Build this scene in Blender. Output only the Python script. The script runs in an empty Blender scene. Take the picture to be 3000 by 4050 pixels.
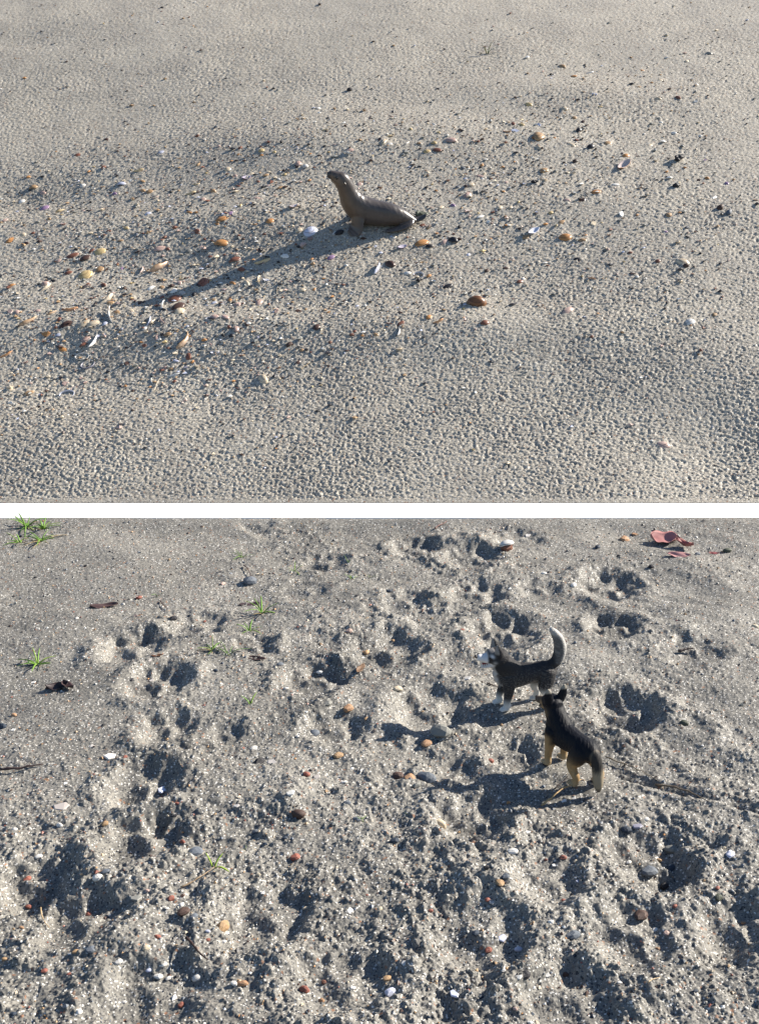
import bpy, math, random
import numpy as np
from mathutils import Vector, Matrix

# ------------------------------------------------------------------ camera, world, sun
R = math.radians
scene = bpy.context.scene
COL = scene.collection
FPX = 4500.0                     # focal length in pixels of the 3000 x 4050 picture
PITCH = R(20.0)
CAM = np.array([0.0, 0.0, 0.5])
cam_data = bpy.data.cameras.new('camera')
cam = bpy.data.objects.new('camera', cam_data)
COL.objects.link(cam)
cam.location = CAM
cam.rotation_euler = (math.pi / 2 - PITCH, 0, 0)
cam_data.sensor_fit = 'HORIZONTAL'
cam_data.sensor_width = 36.0
cam_data.lens = 36.0 * FPX / 3000.0
cam_data.clip_start = 0.02
cam_data.clip_end = 500.0
scene.camera = cam

SUN_EL, SUN_AZ = R(30.0), R(23.0)          # low sun from the right and a little behind the toys
SDIR = Vector((math.cos(SUN_EL) * math.cos(SUN_AZ), math.cos(SUN_EL) * math.sin(SUN_AZ), math.sin(SUN_EL)))
world = bpy.data.worlds.new("World")
scene.world = world
world.use_nodes = True
wn = world.node_tree.nodes
sky = wn.new('ShaderNodeTexSky')
sky.sky_type = 'NISHITA'
sky.sun_disc = False
sky.sun_elevation = SUN_EL
sky.sun_rotation = math.pi / 2 - SUN_AZ
sky.air_density = 1.0
sky.ozone_density = 2.9
sky.dust_density = 0.4
bg = wn['Background']
bg.inputs['Strength'].default_value = 0.068
world.node_tree.links.new(sky.outputs[0], bg.inputs['Color'])
sun_data = bpy.data.lights.new('sun', 'SUN')
sun_data.energy = 5.0
sun_data.angle = R(0.53)
sun_data.color = (1.0, 0.925, 0.81)
sun = bpy.data.objects.new('sun', sun_data)
COL.objects.link(sun)
sun.rotation_euler = SDIR.to_track_quat('Z', 'Y').to_euler()
vs = scene.view_settings
vs.view_transform = 'Standard'
vs.look = 'None'
vs.gamma = 1.0
vs.use_curve_mapping = False
vs.exposure = 1.12
scene.cycles.max_bounces = 6
scene.cycles.diffuse_bounces = 3

# ------------------------------------------------------------------ noise
def _h(ix, iy, seed):
    h = (ix.astype(np.int64) * 374761393 + iy.astype(np.int64) * 668265263 + seed * 974634777) & 0xFFFFFFFF
    h = ((h ^ (h >> 13)) * 1274126177) & 0xFFFFFFFF
    h = ((h ^ (h >> 16)) * 2246822519) & 0xFFFFFFFF
    return ((h ^ (h >> 15)) & 0xFFFFFF) / float(0x1000000)

def perlin(x, y, seed=0):
    xi = np.floor(x); yi = np.floor(y)
    fx = x - xi; fy = y - yi
    u = fx * fx * fx * (fx * (fx * 6 - 15) + 10)
    v = fy * fy * fy * (fy * (fy * 6 - 15) + 10)
    def g(dx, dy):
        a = _h(xi + dx, yi + dy, seed) * (2 * math.pi)
        return np.cos(a) * (fx - dx) + np.sin(a) * (fy - dy)
    a = g(0, 0); b = g(1, 0); c = g(0, 1); d = g(1, 1)
    return ((a + (b - a) * u) * (1 - v) + (c + (d - c) * u) * v) * 1.5

def fbm(x, y, lam, octs, seed=0, gain=0.5):
    s = np.zeros(np.broadcast(x, y).shape); a = 1.0; f = 1.0 / lam
    for i in range(octs):
        s = s + a * perlin(x * f + 17.3 * i, y * f - 9.1 * i, seed + i)
        a *= gain; f *= 2.03
    return s

def domes(x, y, lam, dens, seed, jit=0.9):
    """half-buried rounded crumbs: max of random hemispherical bumps, height in units of lam"""
    x = x / lam; y = y / lam
    xi = np.floor(x); yi = np.floor(y)
    out = np.zeros(np.broadcast(x, y).shape)
    for dx in (-1, 0, 1):
        for dy in (-1, 0, 1):
            cx = xi + dx; cy = yi + dy
            px = cx + 0.5 + (_h(cx, cy, seed) - 0.5) * jit
            py = cy + 0.5 + (_h(cx, cy, seed + 1) - 0.5) * jit
            r = (0.15 + 0.42 * _h(cx, cy, seed + 2) ** 1.5) * (_h(cx, cy, seed + 3) < dens)
            d2 = ((x - px) ** 2 + (y - py) ** 2) / np.maximum(r * r, 1e-6)
            out = np.maximum(out, r * 0.9 * np.sqrt(np.clip(1 - d2, 0, 1)))
    return out

def smooth(a, b, x):
    t = np.clip((x - a) / (b - a), 0, 1)
    return t * t * (3 - 2 * t)

# ------------------------------------------------------------------ picture geometry -> world
CP, SP = math.cos(PITCH), math.sin(PITCH)
def ray(px, py):
    px = np.asarray(px, float); py = np.asarray(py, float)
    a = (px - 1500.0) / FPX; b = (2025.0 - py) / FPX
    return a, CP + b * SP, -SP + b * CP        # x, y, z per unit of depth

YB0 = 0.5 / math.tan(PITCH + math.atan((2058 - 2025) / FPX))      # near edge of the added white board
YB1 = 0.5 / math.tan(PITCH + math.atan((2000 - 2025) / FPX))      # far edge of the added white board
SLOPE = math.tan(R(19.0))
CREST = 4.9
S0, S2 = math.tan(R(31.0)), -0.079      # the slope is steep in front and eases off with distance

def up_base(y):
    y = np.asarray(y, float)
    t = np.clip(y - YB1, -0.06, CREST - YB1)
    over = np.maximum(y - CREST, 0)
    s1 = S0 + 2 * S2 * (CREST - YB1)
    return S0 * t + S2 * t * t + 0.9 * s1 * (1 - np.exp(-over / 0.9)) + 0.004

def slope_depth(b, c, extra):
    """depth at which a ray meets the long convex profile of the slope, raised by extra"""
    A = S2 * b * b
    B = S0 * b - 2 * S2 * b * YB1 - c
    C = -S0 * YB1 + S2 * YB1 * YB1 + 0.004 + extra - CAM[2]
    return (-B + np.sqrt(np.maximum(B * B - 4 * A * C, 0))) / (2 * A)

def plane_hit(px, py, upper):
    """world x, y of a picture point on the bare (unrelieved) ground"""
    a, b, c = ray(px, py)
    if upper:
        d = slope_depth(b, c, 0.0)
    else:
        d = CAM[2] / -c
    return a * d, b * d

# ------------------------------------------------------------------ relief of the lower, trodden sand
PRINTS = [  # px, py, size px, heading deg (world), depth, squash
 (1010, 2075, 150, 70, .8), (1280, 2215, 190, 60, .75), (1640, 2160, 200, 75, .9), (1860, 2205, 230, 80, 1.1),
 (1880, 2355, 240, 60, 1.0), (2120, 2330, 190, 75, .6), (2400, 2310, 260, 70, 1.2), (1590, 2390, 190, 60, .7),
 (2430, 2480, 230, 85, 1.1), (1990, 2500, 300, 75, 1.25), (770, 2470, 240, 50, .9), (520, 2570, 260, 55, 1.05),
 (1520, 2570, 300, 50, 1.2), (1000, 2560, 170, 60, .8), (620, 2710, 260, 60, 1.15), (1250, 2700, 270, 75, 1.1),
 (1700, 2790, 330, 60, 1.05), (2480, 2800, 300, 90, 1.3), (660, 2890, 230, 50, 1.1), (900, 2910, 150, 60, .6),
 (2030, 2960, 220, 70, .8), (1790, 3055, 250, 70, .8), (560, 3110, 300, 60, 1.35), (1860, 3230, 330, 80, 1.1),
 (560, 3320, 330, 50, 1.4), (2580, 3380, 360, 70, 1.15), (1330, 2880, 230, 60, .9), (2150, 3480, 330, 60, .8),
 (1050, 3620, 380, 50, .9), (1900, 3700, 420, 60, 1.0), (320, 3640, 360, 50, 1.0), (2500, 3700, 380, 70, 1.0), (2900, 3640, 300, 60, 1.0),
 (1350, 3900, 420, 60, .9), (2250, 3950, 420, 60, .9), (600, 3930, 420, 40, .8), (2720, 2590, 260, 70, .7), (2050, 2130, 200, 70, .5),
 (1200, 2330, 200, 60, .5), (2700, 2900, 260, 70, .4), (130, 3480, 300, 60, .9), (900, 3300, 230, 60, .6)]
HOLLOWS = [(2840, 3760, 300, .012), (120, 3550, 420, .010), (2640, 3420, 260, .008), 
 (760, 3330, 180, .010), (300, 2480, 500, -.004), (1900, 3560, 420, -.007), (2400, 3620, 350, -.006), (500, 3760, 400, -.007), (1150, 3180, 350, -.005), (2250, 2640, 300, -.006)]
PR = []
for p in PRINTS:
    x, y = plane_hit(p[0], p[1], False)
    d = y * CP + 0.5 * SP
    PR.append((float(x), float(y), p[2] * d / FPX * 0.62, R(p[3]), p[4]))
HL = []
for p in HOLLOWS:
    x, y = plane_hit(p[0], p[1], False)
    d = y * CP + 0.5 * SP
    HL.append((float(x), float(y), p[2] * d / FPX * 0.5, p[3]))
FLATS = [(-1, -1, 1)]

def low_large(x, y, masks=False):
    x = np.asarray(x, float); y = np.asarray(y, float)
    wx = x + 0.0042 * fbm(x, y, 0.026, 3, 41); wy = y + 0.005 * fbm(x, y, 0.026, 3, 51)
    interior = np.zeros(x.shape); rims = np.zeros(x.shape)
    z = 0.006 * fbm(x, y, 0.30, 2, 3) + 0.0042 * fbm(x * .8 + y * .3, y, 0.085, 3, 5) * (0.45 + .55 * smooth(-.25, .0, x))
    for (cx, cy, r, d) in HL:
        q = ((wx - cx) ** 2 + (wy - cy) ** 2) / (r * r)
        z = z - d * np.exp(-q * 1.5)
    for i, (cx, cy, s, hd, dp) in enumerate(PR):
        m = (np.abs(wx - cx) < 1.9 * s) & (np.abs(wy - cy) < 1.9 * s)
        if not np.any(m):
            continue
        X = wx[m] - cx; Y = wy[m] - cy
        c, sn = math.cos(hd), math.sin(hd)
        v = (X * c + Y * sn) / s; u = (-X * sn + Y * c) / s
        v = v * 0.85
        dep = 0.0080 * dp * (s / 0.034) ** 0.6
        pits = 0
        for (a, b, ra, rb, w) in ((0, -.34, .40, .30, 1.0), (-.50, .02, .20, .25, .55 + .4 * math.sin(i * 2.1) ** 2), (-.21, .42, .20, .27, .6 + .4 * math.sin(i * 3.7) ** 2), (.21, .40, .21, .26, .5 + .5 * math.sin(i * 5.3) ** 2), (.50, .02, .2, .25, .5 + .45 * math.sin(i * 1.3) ** 2)):
            q = ((u - a) / ra) ** 2 + ((v - b) / rb) ** 2
            pits = 1 - (1 - pits) * (1 - w * (1 - smooth(0.05, 1.9, q)))
        rr = np.sqrt(u * u + v * v)
        bowl = 1 - smooth(0.35, 0.95, rr)
        interior[m] = np.maximum(interior[m], 1 - smooth(.55, .85, rr)); rims[m] = np.maximum(rims[m], np.exp(-((rr - 1.0) / .3) ** 2) * min(1, dp))
        rim = np.exp(-((rr - 0.98) / 0.22) ** 2) * (0.55 + 0.45 * np.sin(3 * np.arctan2(v, u) + i))
        z[m] = z[m] - dep * (0.64 * pits + 0.40 * bowl) + dep * 0.42 * rim
    # the scraped stick groove that runs off to the right
    for k, (off, dd) in enumerate(((0, .0027), (.010, -.0018), (-.009, -.0014))):
        a0 = plane_hit(2390, 3020, False); a1 = plane_hit(3060, 3240, False)
        dx, dy = a1[0] - a0[0], a1[1] - a0[1]; L = math.hypot(dx, dy)
        t = ((x - a0[0]) * dx + (y - a0[1]) * dy) / L
        n = (-(x - a0[0]) * dy + (y - a0[1]) * dx) / L + 0.003 * np.sin(t * 40) - off
        z = z - dd * np.exp(-(n / 0.003) ** 2) * smooth(-.01, .03, t)
    if masks:
        return z, interior, rims
    return z

def rough_map(x, y):
    """0 = beaten smooth, 1 = crumbly"""
    a = 0.30 + 0.45 * fbm(x, y, 0.16, 3, 77)
    a = a + 0.50 * smooth(0.86, 0.62, y)
    a = a - 0.40 * smooth(-0.05, -0.30, x) * smooth(0.78, 0.95, y)
    a = a - 0.15 * smooth(0.10, 0.25, x) * smooth(0.95, 1.1, y)
    return np.clip(a, 0.08, 1.15)

def low_fine(x, y, interior=0, rims=0):
    r = np.clip(rough_map(x, y) * (1 - .85 * interior) + .35 * rims, .04, 1.2)
    wx = x + 0.0015 * perlin(x / .006, y / .006, 8); wy = y + 0.0015 * perlin(x / .006, y / .006, 9)
    z = r * 0.0034 * fbm(wx, wy, 0.026, 5, 11, 0.52)
    z = z + r * 0.0135 * domes(wx, wy, 0.0130, 0.38, 21) * 0.42
    z = z + (0.25 + r) * 0.0065 * domes(wx, wy, 0.0062, 0.5, 31) * 0.5
    z = z + (0.5 + .5 * r) * 0.0030 * domes(x, y, 0.0029, 0.75, 61) * .85
    z = z + 0.00035 * perlin(x / .0016, y / .0016, 91)
    return z

STAND = []   # places where a toy stands: x, y, radius, height
def low_h(x, y, fine=True):
    x = np.asarray(x, float); y = np.asarray(y, float)
    z, inn, rims = low_large(x, y, True)
    if fine:
        near = np.exp(-np.abs(np.minimum(y - 0.4, 0)) * 6) * (np.abs(x) < (y * CP + .17) * 0.46)
        z = z + low_fine(x, y, inn, rims) * near
    k = smooth(YB0 - 0.004, YB0 - 0.04, y)
    z = np.where(y > YB0 - 0.04, np.clip(z * (k + (1 - k) * .35) + 0.0028 * (1 - k), -.02 * k + .0023, 0.0034 + .02 * k), z)
    z = np.where(y > YB0 + 0.001, -0.008, z)
    for (sx, sy, sr, sz) in STAND:
        w = np.exp(-(((x - sx) ** 2 + (y - sy) ** 2) / sr ** 2) ** 2)
        z = z * (1 - w) + (sz + 0.15 * (z - sz)) * w
    return z

# ------------------------------------------------------------------ relief of the upper, rain-pitted slope
MOUNDS = [  # px, py, rx px, ry px, height m
 (300, 1450, 520, 150, -.016), (100, 700, 240, 70, -.012), (620, 1020, 500, 70, -.008), (1050, 1180, 420, 60, -.006),
 (1500, 560, 900, 120, .020), (2250, 380, 500, 70, .016), (1000, 850, 600, 80, .012), (2000, 800, 600, 100, .010),
 (600, 1250, 500, 80, .010), (1800, 1300, 700, 100, .012), (2900, 1750, 500, 200, -.02), (60, 90, 330, 45, -.008)]
MD = []
for p in MOUNDS:
    x, y = plane_hit(p[0], p[1], True)
    x2, y2 = plane_hit(p[0], p[1] - p[3], True)
    d = y * CP + (0.5 - float(up_base(y))) * SP
    MD.append((float(x), float(y), p[2] * d / FPX, abs(float(y2 - y)), p[4]))
BUMPS = []     # small heaps of sand under and behind the shells (filled in later): x, y, r, h
def up_large(x, y):
    z = 0.008 * fbm(x, y, 0.7, 2, 103) + 0.0008 * fbm(x, y * 0.8, 0.10, 2, 105)
    z = z + 0.09 * (-np.logaddexp(0, -(x + 0.10) / .12) * .12) * smooth(3.6, 1.9, y)
    for (cx, cy, rx, ry, h) in MD:
        z = z + h * np.exp(-((x - cx) / rx) ** 2 - ((y - cy) / ry) ** 2)
    return z

def up_fine(x, y):
    wx = x + 0.0010 * perlin(x / .006, y / .006, 108); wy = y + 0.0012 * perlin(x / .006, y / .006, 109)
    a = perlin(wx / 0.0050, wy / 0.0044, 111)
    b = perlin(wx / 0.0029, wy / 0.0027, 112)
    c = perlin(wx / 0.0026, wy / 0.0024, 113)
    amp = (1.0 + 0.35 * fbm(x, y, 0.2, 2, 120)) * (1 - .7 * smooth(2.2, 3.6, y))
    return amp * (0.0012 * a - 0.0010 * np.abs(a) + 0.0014 * b - 0.0005 * np.abs(b) + 0.0010 * c + 0.0014 * domes(x, y, 0.0045, 0.45, 131)) * 0.92

def up_h(x, y, fine=True):
    x = np.asarray(x, float); y = np.asarray(y, float)
    k = smooth(YB1 - 0.001, YB1 + 0.004, y)
    z = (up_large(x, y) - up_large(x, np.full_like(x, YB1)) * np.exp(-np.maximum(y - YB1, 0) / .45)) * k
    if fine:
        near = (np.abs(x) < (y * CP + .3) * 0.46) * smooth(5.6, 5.0, y)
        z = z + up_fine(x, y) * near * smooth(YB1, YB1 + 0.012, y)
        for (bx, by, br, bh) in BUMPS:
            m = (np.abs(x - bx) < 2.5 * br) & (np.abs(y - by) < 2.5 * br)
            if np.any(m):
                z[m] += bh * np.exp(-((x[m] - bx) ** 2 + (y[m] - by) ** 2) / br ** 2) * (1 + .3 * perlin(x[m] / .009, y[m] / .009, 140))
    return up_base(y) + z

def hit(px, py, upper, fine=False):
    """where picture rays meet the sand"""
    a, b, c = ray(px, py)
    x, y = plane_hit(px, py, upper)
    f = up_h if upper else low_h
    for _ in range(6):
        z = f(np.atleast_1d(x), np.atleast_1d(y), fine)
        if upper:
            d = slope_depth(b, c, z - up_base(np.atleast_1d(y)))
        else:
            d = (CAM[2] - z) / -c
        d = np.clip(d, 0.3, 9)
        x, y = a * d, b * d
    z = f(np.atleast_1d(x), np.atleast_1d(y), True)
    return np.atleast_1d(x), np.atleast_1d(y), z, np.atleast_1d(d)

# ------------------------------------------------------------------ object helpers
def add_obj(name, me, mat=None, parent=None, **props):
    o = bpy.data.objects.new(name, me)
    COL.objects.link(o)
    if mat is not None and len(me.materials) == 0:
        me.materials.append(mat)
    if parent is not None:
        o.parent = parent
    for k, v in props.items():
        o[k] = v
    return o

def mesh_np(name, co, faces, smooth_=True):
    me = bpy.data.meshes.new(name)
    co = np.asarray(co, np.float32)
    faces = np.asarray(faces, np.int32)
    me.vertices.add(len(co)); me.vertices.foreach_set('co', co.ravel())
    n = faces.shape[1]
    me.loops.add(faces.size); me.loops.foreach_set('vertex_index', faces.ravel())
    me.polygons.add(len(faces))
    me.polygons.foreach_set('loop_start', np.arange(0, faces.size, n, dtype=np.int32))
    me.polygons.foreach_set('use_smooth', np.full(len(faces), smooth_))
    me.update(calc_edges=True)
    return me

def grid_faces(nr, nc, wrap=False):
    r = np.arange(nr - 1)[:, None]; c = np.arange(nc if wrap else nc - 1)[None, :]
    c2 = (c + 1) % nc
    return np.stack([r * nc + c, r * nc + c2, (r + 1) * nc + c2, (r + 1) * nc + c], -1).reshape(-1, 4)

def new_mat(name, rough=0.8, spec=0.3):
    m = bpy.data.materials.new(name)
    m.use_nodes = True
    b = m.node_tree.nodes['Principled BSDF']
    b.inputs['Roughness'].default_value = rough
    b.inputs['Specular IOR Level'].default_value = spec
    return m, m.node_tree.nodes, m.node_tree.links, b

def N(nodes, kind, **kw):
    n = nodes.new(kind)
    for k, v in kw.items():
        if k in n.inputs.keys():
            n.inputs[k].default_value = v
        else:
            setattr(n, k, v)
    return n

def ramp(nodes, stops, interp='LINEAR'):
    n = nodes.new('ShaderNodeValToRGB')
    cr = n.color_ramp; cr.interpolation = interp
    while len(cr.elements) < len(stops):
        cr.elements.new(0.5)
    for e, (p, c) in zip(cr.elements, stops):
        e.position = p; e.color = (*c, 1)
    return n

def mix(nodes, links, a, b, fac, mode='MIX'):
    n = nodes.new('ShaderNodeMix'); n.data_type = 'RGBA'; n.blend_type = mode
    for sock, val in ((n.inputs[0], fac), (n.inputs[6], a), (n.inputs[7], b)):
        if isinstance(val, bpy.types.NodeSocket):
            links.new(val, sock)
        elif isinstance(val, (int, float)):
            sock.default_value = val
        else:
            sock.default_value = (*val, 1)
    return n.outputs[2]

# ------------------------------------------------------------------ materials
def sand_material(name, c_dark, c_mid, c_light, grain, speck_dark, speck_light, bump_d):
    m, n, l, b = new_mat(name, 0.85, 0.45)
    tc = n.new('ShaderNodeTexCoord')
    n1 = N(n, 'ShaderNodeTexNoise', Scale=9.0, Detail=5.0, Roughness=0.6); l.new(tc.outputs['Object'], n1.inputs['Vector'])
    r1 = ramp(n, [(0.30, c_dark), (0.52, c_mid), (0.75, c_light)]); l.new(n1.outputs[0], r1.inputs[0])
    v = N(n, 'ShaderNodeTexVoronoi', Scale=1.0 / grain); l.new(tc.outputs['Object'], v.inputs['Vector'])
    sep = n.new('ShaderNodeSeparateColor'); l.new(v.outputs['Color'], sep.inputs[0])
    rv = ramp(n, [(0.0, (0.55, 0.55, 0.56)), (0.5, (1, 1, 1)), (1.0, (1.5, 1.47, 1.4))]); l.new(sep.outputs[0], rv.inputs[0])
    c = mix(n, l, r1.outputs[0], rv.outputs[0], 0.75, 'MULTIPLY')
    rd = ramp(n, [(speck_dark, (1, 1, 1)), (speck_dark + .01, (0, 0, 0))]); l.new(sep.outputs[1], rd.inputs[0])
    c = mix(n, l, c, (0.030, 0.032, 0.037), rd.outputs[0])
    rw = ramp(n, [(1 - speck_light - .01, (0, 0, 0)), (1 - speck_light, (1, 1, 1))]); l.new(sep.outputs[1], rw.inputs[0])
    c = mix(n, l, c, (0.62, 0.60, 0.56), rw.outputs[0])
    hi = N(n, 'ShaderNodeTexVoronoi', Scale=0.6 / grain); l.new(tc.outputs['Object'], hi.inputs['Vector'])
    s2 = n.new('ShaderNodeSeparateColor'); l.new(hi.outputs['Color'], s2.inputs[0])
    ro = ramp(n, [(0.0, (0, 0, 0)), (0.985, (0, 0, 0)), (0.99, (1, 1, 1))]); l.new(s2.outputs[2], ro.inputs[0])
    c = mix(n, l, c, (0.24, 0.13, 0.08), ro.outputs[0])
    l.new(c, b.inputs['Base Color'])
    nb = N(n, 'ShaderNodeTexNoise', Scale=0.55 / grain, Detail=3.0, Roughness=0.7); l.new(tc.outputs['Object'], nb.inputs['Vector'])
    bp = N(n, 'ShaderNodeBump', Strength=0.8, Distance=bump_d); l.new(nb.outputs[0], bp.inputs['Height'])
    l.new(bp.outputs[0], b.inputs['Normal'])
    rr = ramp(n, [(0.0, (0.30,) * 3), (0.30, (0.75,) * 3)]); l.new(sep.outputs[2], rr.inputs[0]); l.new(rr.outputs[0], b.inputs['Roughness'])
    return m

M_UP = sand_material('pitted_sand', (0.30, 0.272, 0.230), (0.36, 0.327, 0.274), (0.42, 0.383, 0.32), 0.0011, 0.05, 0.05, 0.0006)
M_LOW = sand_material('trodden_sand', (0.128, 0.122, 0.110), (0.182, 0.173, 0.155), (0.25, 0.237, 0.211), 0.0010, 0.07, 0.045, 0.0006)

def paint_mat(name, rough, spec, bump=0.0, bscale=(1, 1, 1), coat=0.0, fur=0):
    """colour from the 'paint' attribute of the mesh: the colours the toy is painted in"""
    m, n, l, b = new_mat(name, rough, spec)
    at = N(n, 'ShaderNodeAttribute', attribute_name='paint'); 
    col = at.outputs['Color']
    tc = n.new('ShaderNodeTexCoord')
    if bump:
        mp = n.new('ShaderNodeMapping'); mp.inputs['Scale'].default_value = bscale; l.new(tc.outputs['Object'], mp.inputs[0])
        nz = N(n, 'ShaderNodeTexNoise', Scale=1.0, Detail=3.0, Roughness=0.6); l.new(mp.outputs[0], nz.inputs['Vector'])
        bp = N(n, 'ShaderNodeBump', Strength=1.0, Distance=bump); l.new(nz.outputs[0], bp.inputs['Height']); l.new(bp.outputs[0], b.inputs['Normal'])
    l.new(col, b.inputs['Base Color'])
    b.inputs['Coat Weight'].default_value = coat
    return m

def obj_colour_mat(name, kind):
    m, n, l, b = new_mat(name, 0.45, 0.4)
    oi = n.new('ShaderNodeObjectInfo')
    tc = n.new('ShaderNodeTexCoord')
    if kind == 'shell':
        at = N(n, 'ShaderNodeAttribute', attribute_name='band')
        ad = N(n, 'ShaderNodeMath', operation='MULTIPLY_ADD'); l.new(oi.outputs['Random'], ad.inputs[0]); ad.inputs[1].default_value = 9.0; l.new(at.outputs['Fac'], ad.inputs[2])
        nz = N(n, 'ShaderNodeTexNoise', noise_dimensions='1D', Scale=5.0, Detail=4.0, Roughness=0.75); l.new(ad.outputs[0], nz.inputs['W'])
        r = ramp(n, [(0.40, (0.48, 0.42, 0.40)), (0.50, (0.95, 0.95, 0.95)), (0.62, (1.12, 1.10, 1.06))]); l.new(nz.outputs[0], r.inputs[0])
        c = mix(n, l, oi.outputs['Color'], r.outputs[0], 0.8, 'MULTIPLY')
        ai = N(n, 'ShaderNodeAttribute', attribute_name='inner')
        inn = mix(n, l, oi.outputs['Color'], (0.72, 0.70, 0.74), 0.55)
        c = mix(n, l, c, inn, ai.outputs['Fac'])
        l.new(c, b.inputs['Base Color'])
        b.inputs['Roughness'].default_value = 0.38
    elif kind == 'stone':
        nz = N(n, 'ShaderNodeTexNoise', Scale=350.0, Detail=4.0, Roughness=0.7); l.new(tc.outputs['Object'], nz.inputs['Vector'])
        r = ramp(n, [(0.3, (0.62, 0.62, 0.62)), (0.7, (1.25, 1.22, 1.18))]); l.new(nz.outputs[0], r.inputs[0])
        c = mix(n, l, oi.outputs['Color'], r.outputs[0], 1.0, 'MULTIPLY')
        l.new(c, b.inputs['Base Color'])
        b.inputs['Roughness'].default_value = 0.6
        bp = N(n, 'ShaderNodeBump', Strength=0.5, Distance=0.0005); l.new(nz.outputs[0], bp.inputs['Height']); l.new(bp.outputs[0], b.inputs['Normal'])
    else:
        nz = N(n, 'ShaderNodeTexNoise', Scale=250.0, Detail=3.0); l.new(tc.outputs['Object'], nz.inputs['Vector'])
        r = ramp(n, [(0.3, (0.6, 0.6, 0.6)), (0.7, (1.2, 1.2, 1.2))]); l.new(nz.outputs[0], r.inputs[0])
        c = mix(n, l, oi.outputs['Color'], r.outputs[0], 1.0, 'MULTIPLY')
        l.new(c, b.inputs['Base Color'])
        b.inputs['Roughness'].default_value = 0.55
    return m
M_SHELL = obj_colour_mat('shell_calcite', 'shell')
M_STONE = obj_colour_mat('stone', 'stone')
M_PLANT = obj_colour_mat('plant_fibre', 'plant')

# ------------------------------------------------------------------ where the toys stand (needed by the relief)
def stand(px, py, r, upper=False):
    x, y = plane_hit(px, py, upper)
    return float(x), float(y)
HX, HY = stand(2072, 2786, 0)          # husky
SX, SY = stand(2252, 3054, 0)          # shepherd
for (x, y, r) in ((HX - .012, HY, .022), (HX + .022, HY + .004, .018), (SX - .010, SY + .012, .016), (SX + .012, SY - .010, .020)):
    STAND.append((x, y, r, 0.0))
LX, LY = stand(1490, 890, 0, True)     # sea lion

UPN = math.atan(float(up_base(LY + .01) - up_base(LY - .01)) / .02)

# ------------------------------------------------------------------ small meshes: shells, shards, pebbles, lumps, straws
rng = random.Random(7)

def set_attr(me, name, vals):
    a = me.attributes.new(name, 'FLOAT', 'POINT')
    a.data.foreach_set('value', np.asarray(vals, np.float32))

def valve_mesh(name, ratio, height, skew, seed, ridges=9, nr=7, na=22, chip=0.0):
    """one valve of a bivalve: domed, beaked, with growth ridges and a real thickness. Unit length along x, open side down."""
    r = random.Random(seed)
    co, band, inner = [], [], []
    for side in (0, 1):
        th = 0.0 if side == 0 else 0.035
        for i in range(nr + 1):
            t = i / nr
            for j in range(na):
                a = 2 * math.pi * j / na
                ca, sa = math.cos(a), math.sin(a)
                rad = 0.5 * (1 + 0.06 * math.cos(2 * a) - 0.05 * math.cos(3 * a + 1))
                if chip and 0.9 < a < 0.9 + chip:
                    rad *= 0.72 + 0.1 * r.random()
                ux, uy = skew * 0.5, 0.36 * ratio            # umbo
                ex, ey = ca * rad, sa * rad * ratio
                tt = t ** 0.85
                x = ux + (ex - ux) * tt; y = uy + (ey - uy) * tt
                q = max(0.0, 1 - (x / 0.52) ** 2 - (y / (0.52 * ratio)) ** 2)
                z = 0.8 * height * (q ** 0.55) * (0.8 + 0.5 * (y / ratio + .3))
                z += 0.009 * math.sin(t * ridges * 2 * math.pi) * (1 - side) * (0.3 + t)
                if side:
                    x *= 0.94; y *= 0.94; z = z * 0.86 - th * 0.3
                co.append((x, y, z)); band.append(t * 1.0); inner.append(1.0 if side else 0.0)
    me_faces = []
    off = (nr + 1) * na
    for i in range(nr):
        for j in range(na):
            j2 = (j + 1) % na
            a, b, c, d = i * na + j, i * na + j2, (i + 1) * na + j2, (i + 1) * na + j
            me_faces.append((a, d, c, b)); me_faces.append((off + a, off + b, off + c, off + d))
    for j in range(na):
        j2 = (j + 1) % na
        a, b = nr * na + j, nr * na + j2
        me_faces.append((a, off + a, off + b, b))
    me = mesh_np(name, co, me_faces)
    set_attr(me, 'band', band); set_attr(me, 'inner', inner)
    me.materials.append(M_SHELL)
    return me

def rim_mesh(name, ratio, seed):
    """a valve lying open side up and filled with sand: only its raised oval rim stands clear"""
    r = random.Random(seed)
    na = 28; prof = [(-.10, -.10), (-.055, .0), (-.02, .055), (.02, .06), (.035, .01), (.0, -.12)]
    co = []; k = len(prof)
    gap = r.random() * 6
    for j in range(na):
        a = 2 * math.pi * j / na
        hgt = 0.85 + 0.35 * math.sin(a + gap)
        for (dr, z) in prof:
            rad = 0.48 + dr * 0.55
            co.append((math.cos(a) * rad, math.sin(a) * rad * ratio * (1 + .08 * math.cos(a)), z * hgt))
    f = []
    for j in range(na):
        for i in range(k):
            j2, i2 = (j + 1) % na, (i + 1) % k
            f.append((j * k + i, j2 * k + i, j2 * k + i2, j * k + i2))
    me = mesh_np(name, co, f)
    set_attr(me, 'band', [0.3] * len(co)); set_attr(me, 'inner', [0.5 if i % k in (0, 1) else 0.0 for i in range(len(co))])
    me.materials.append(M_SHELL)
    return me

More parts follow.
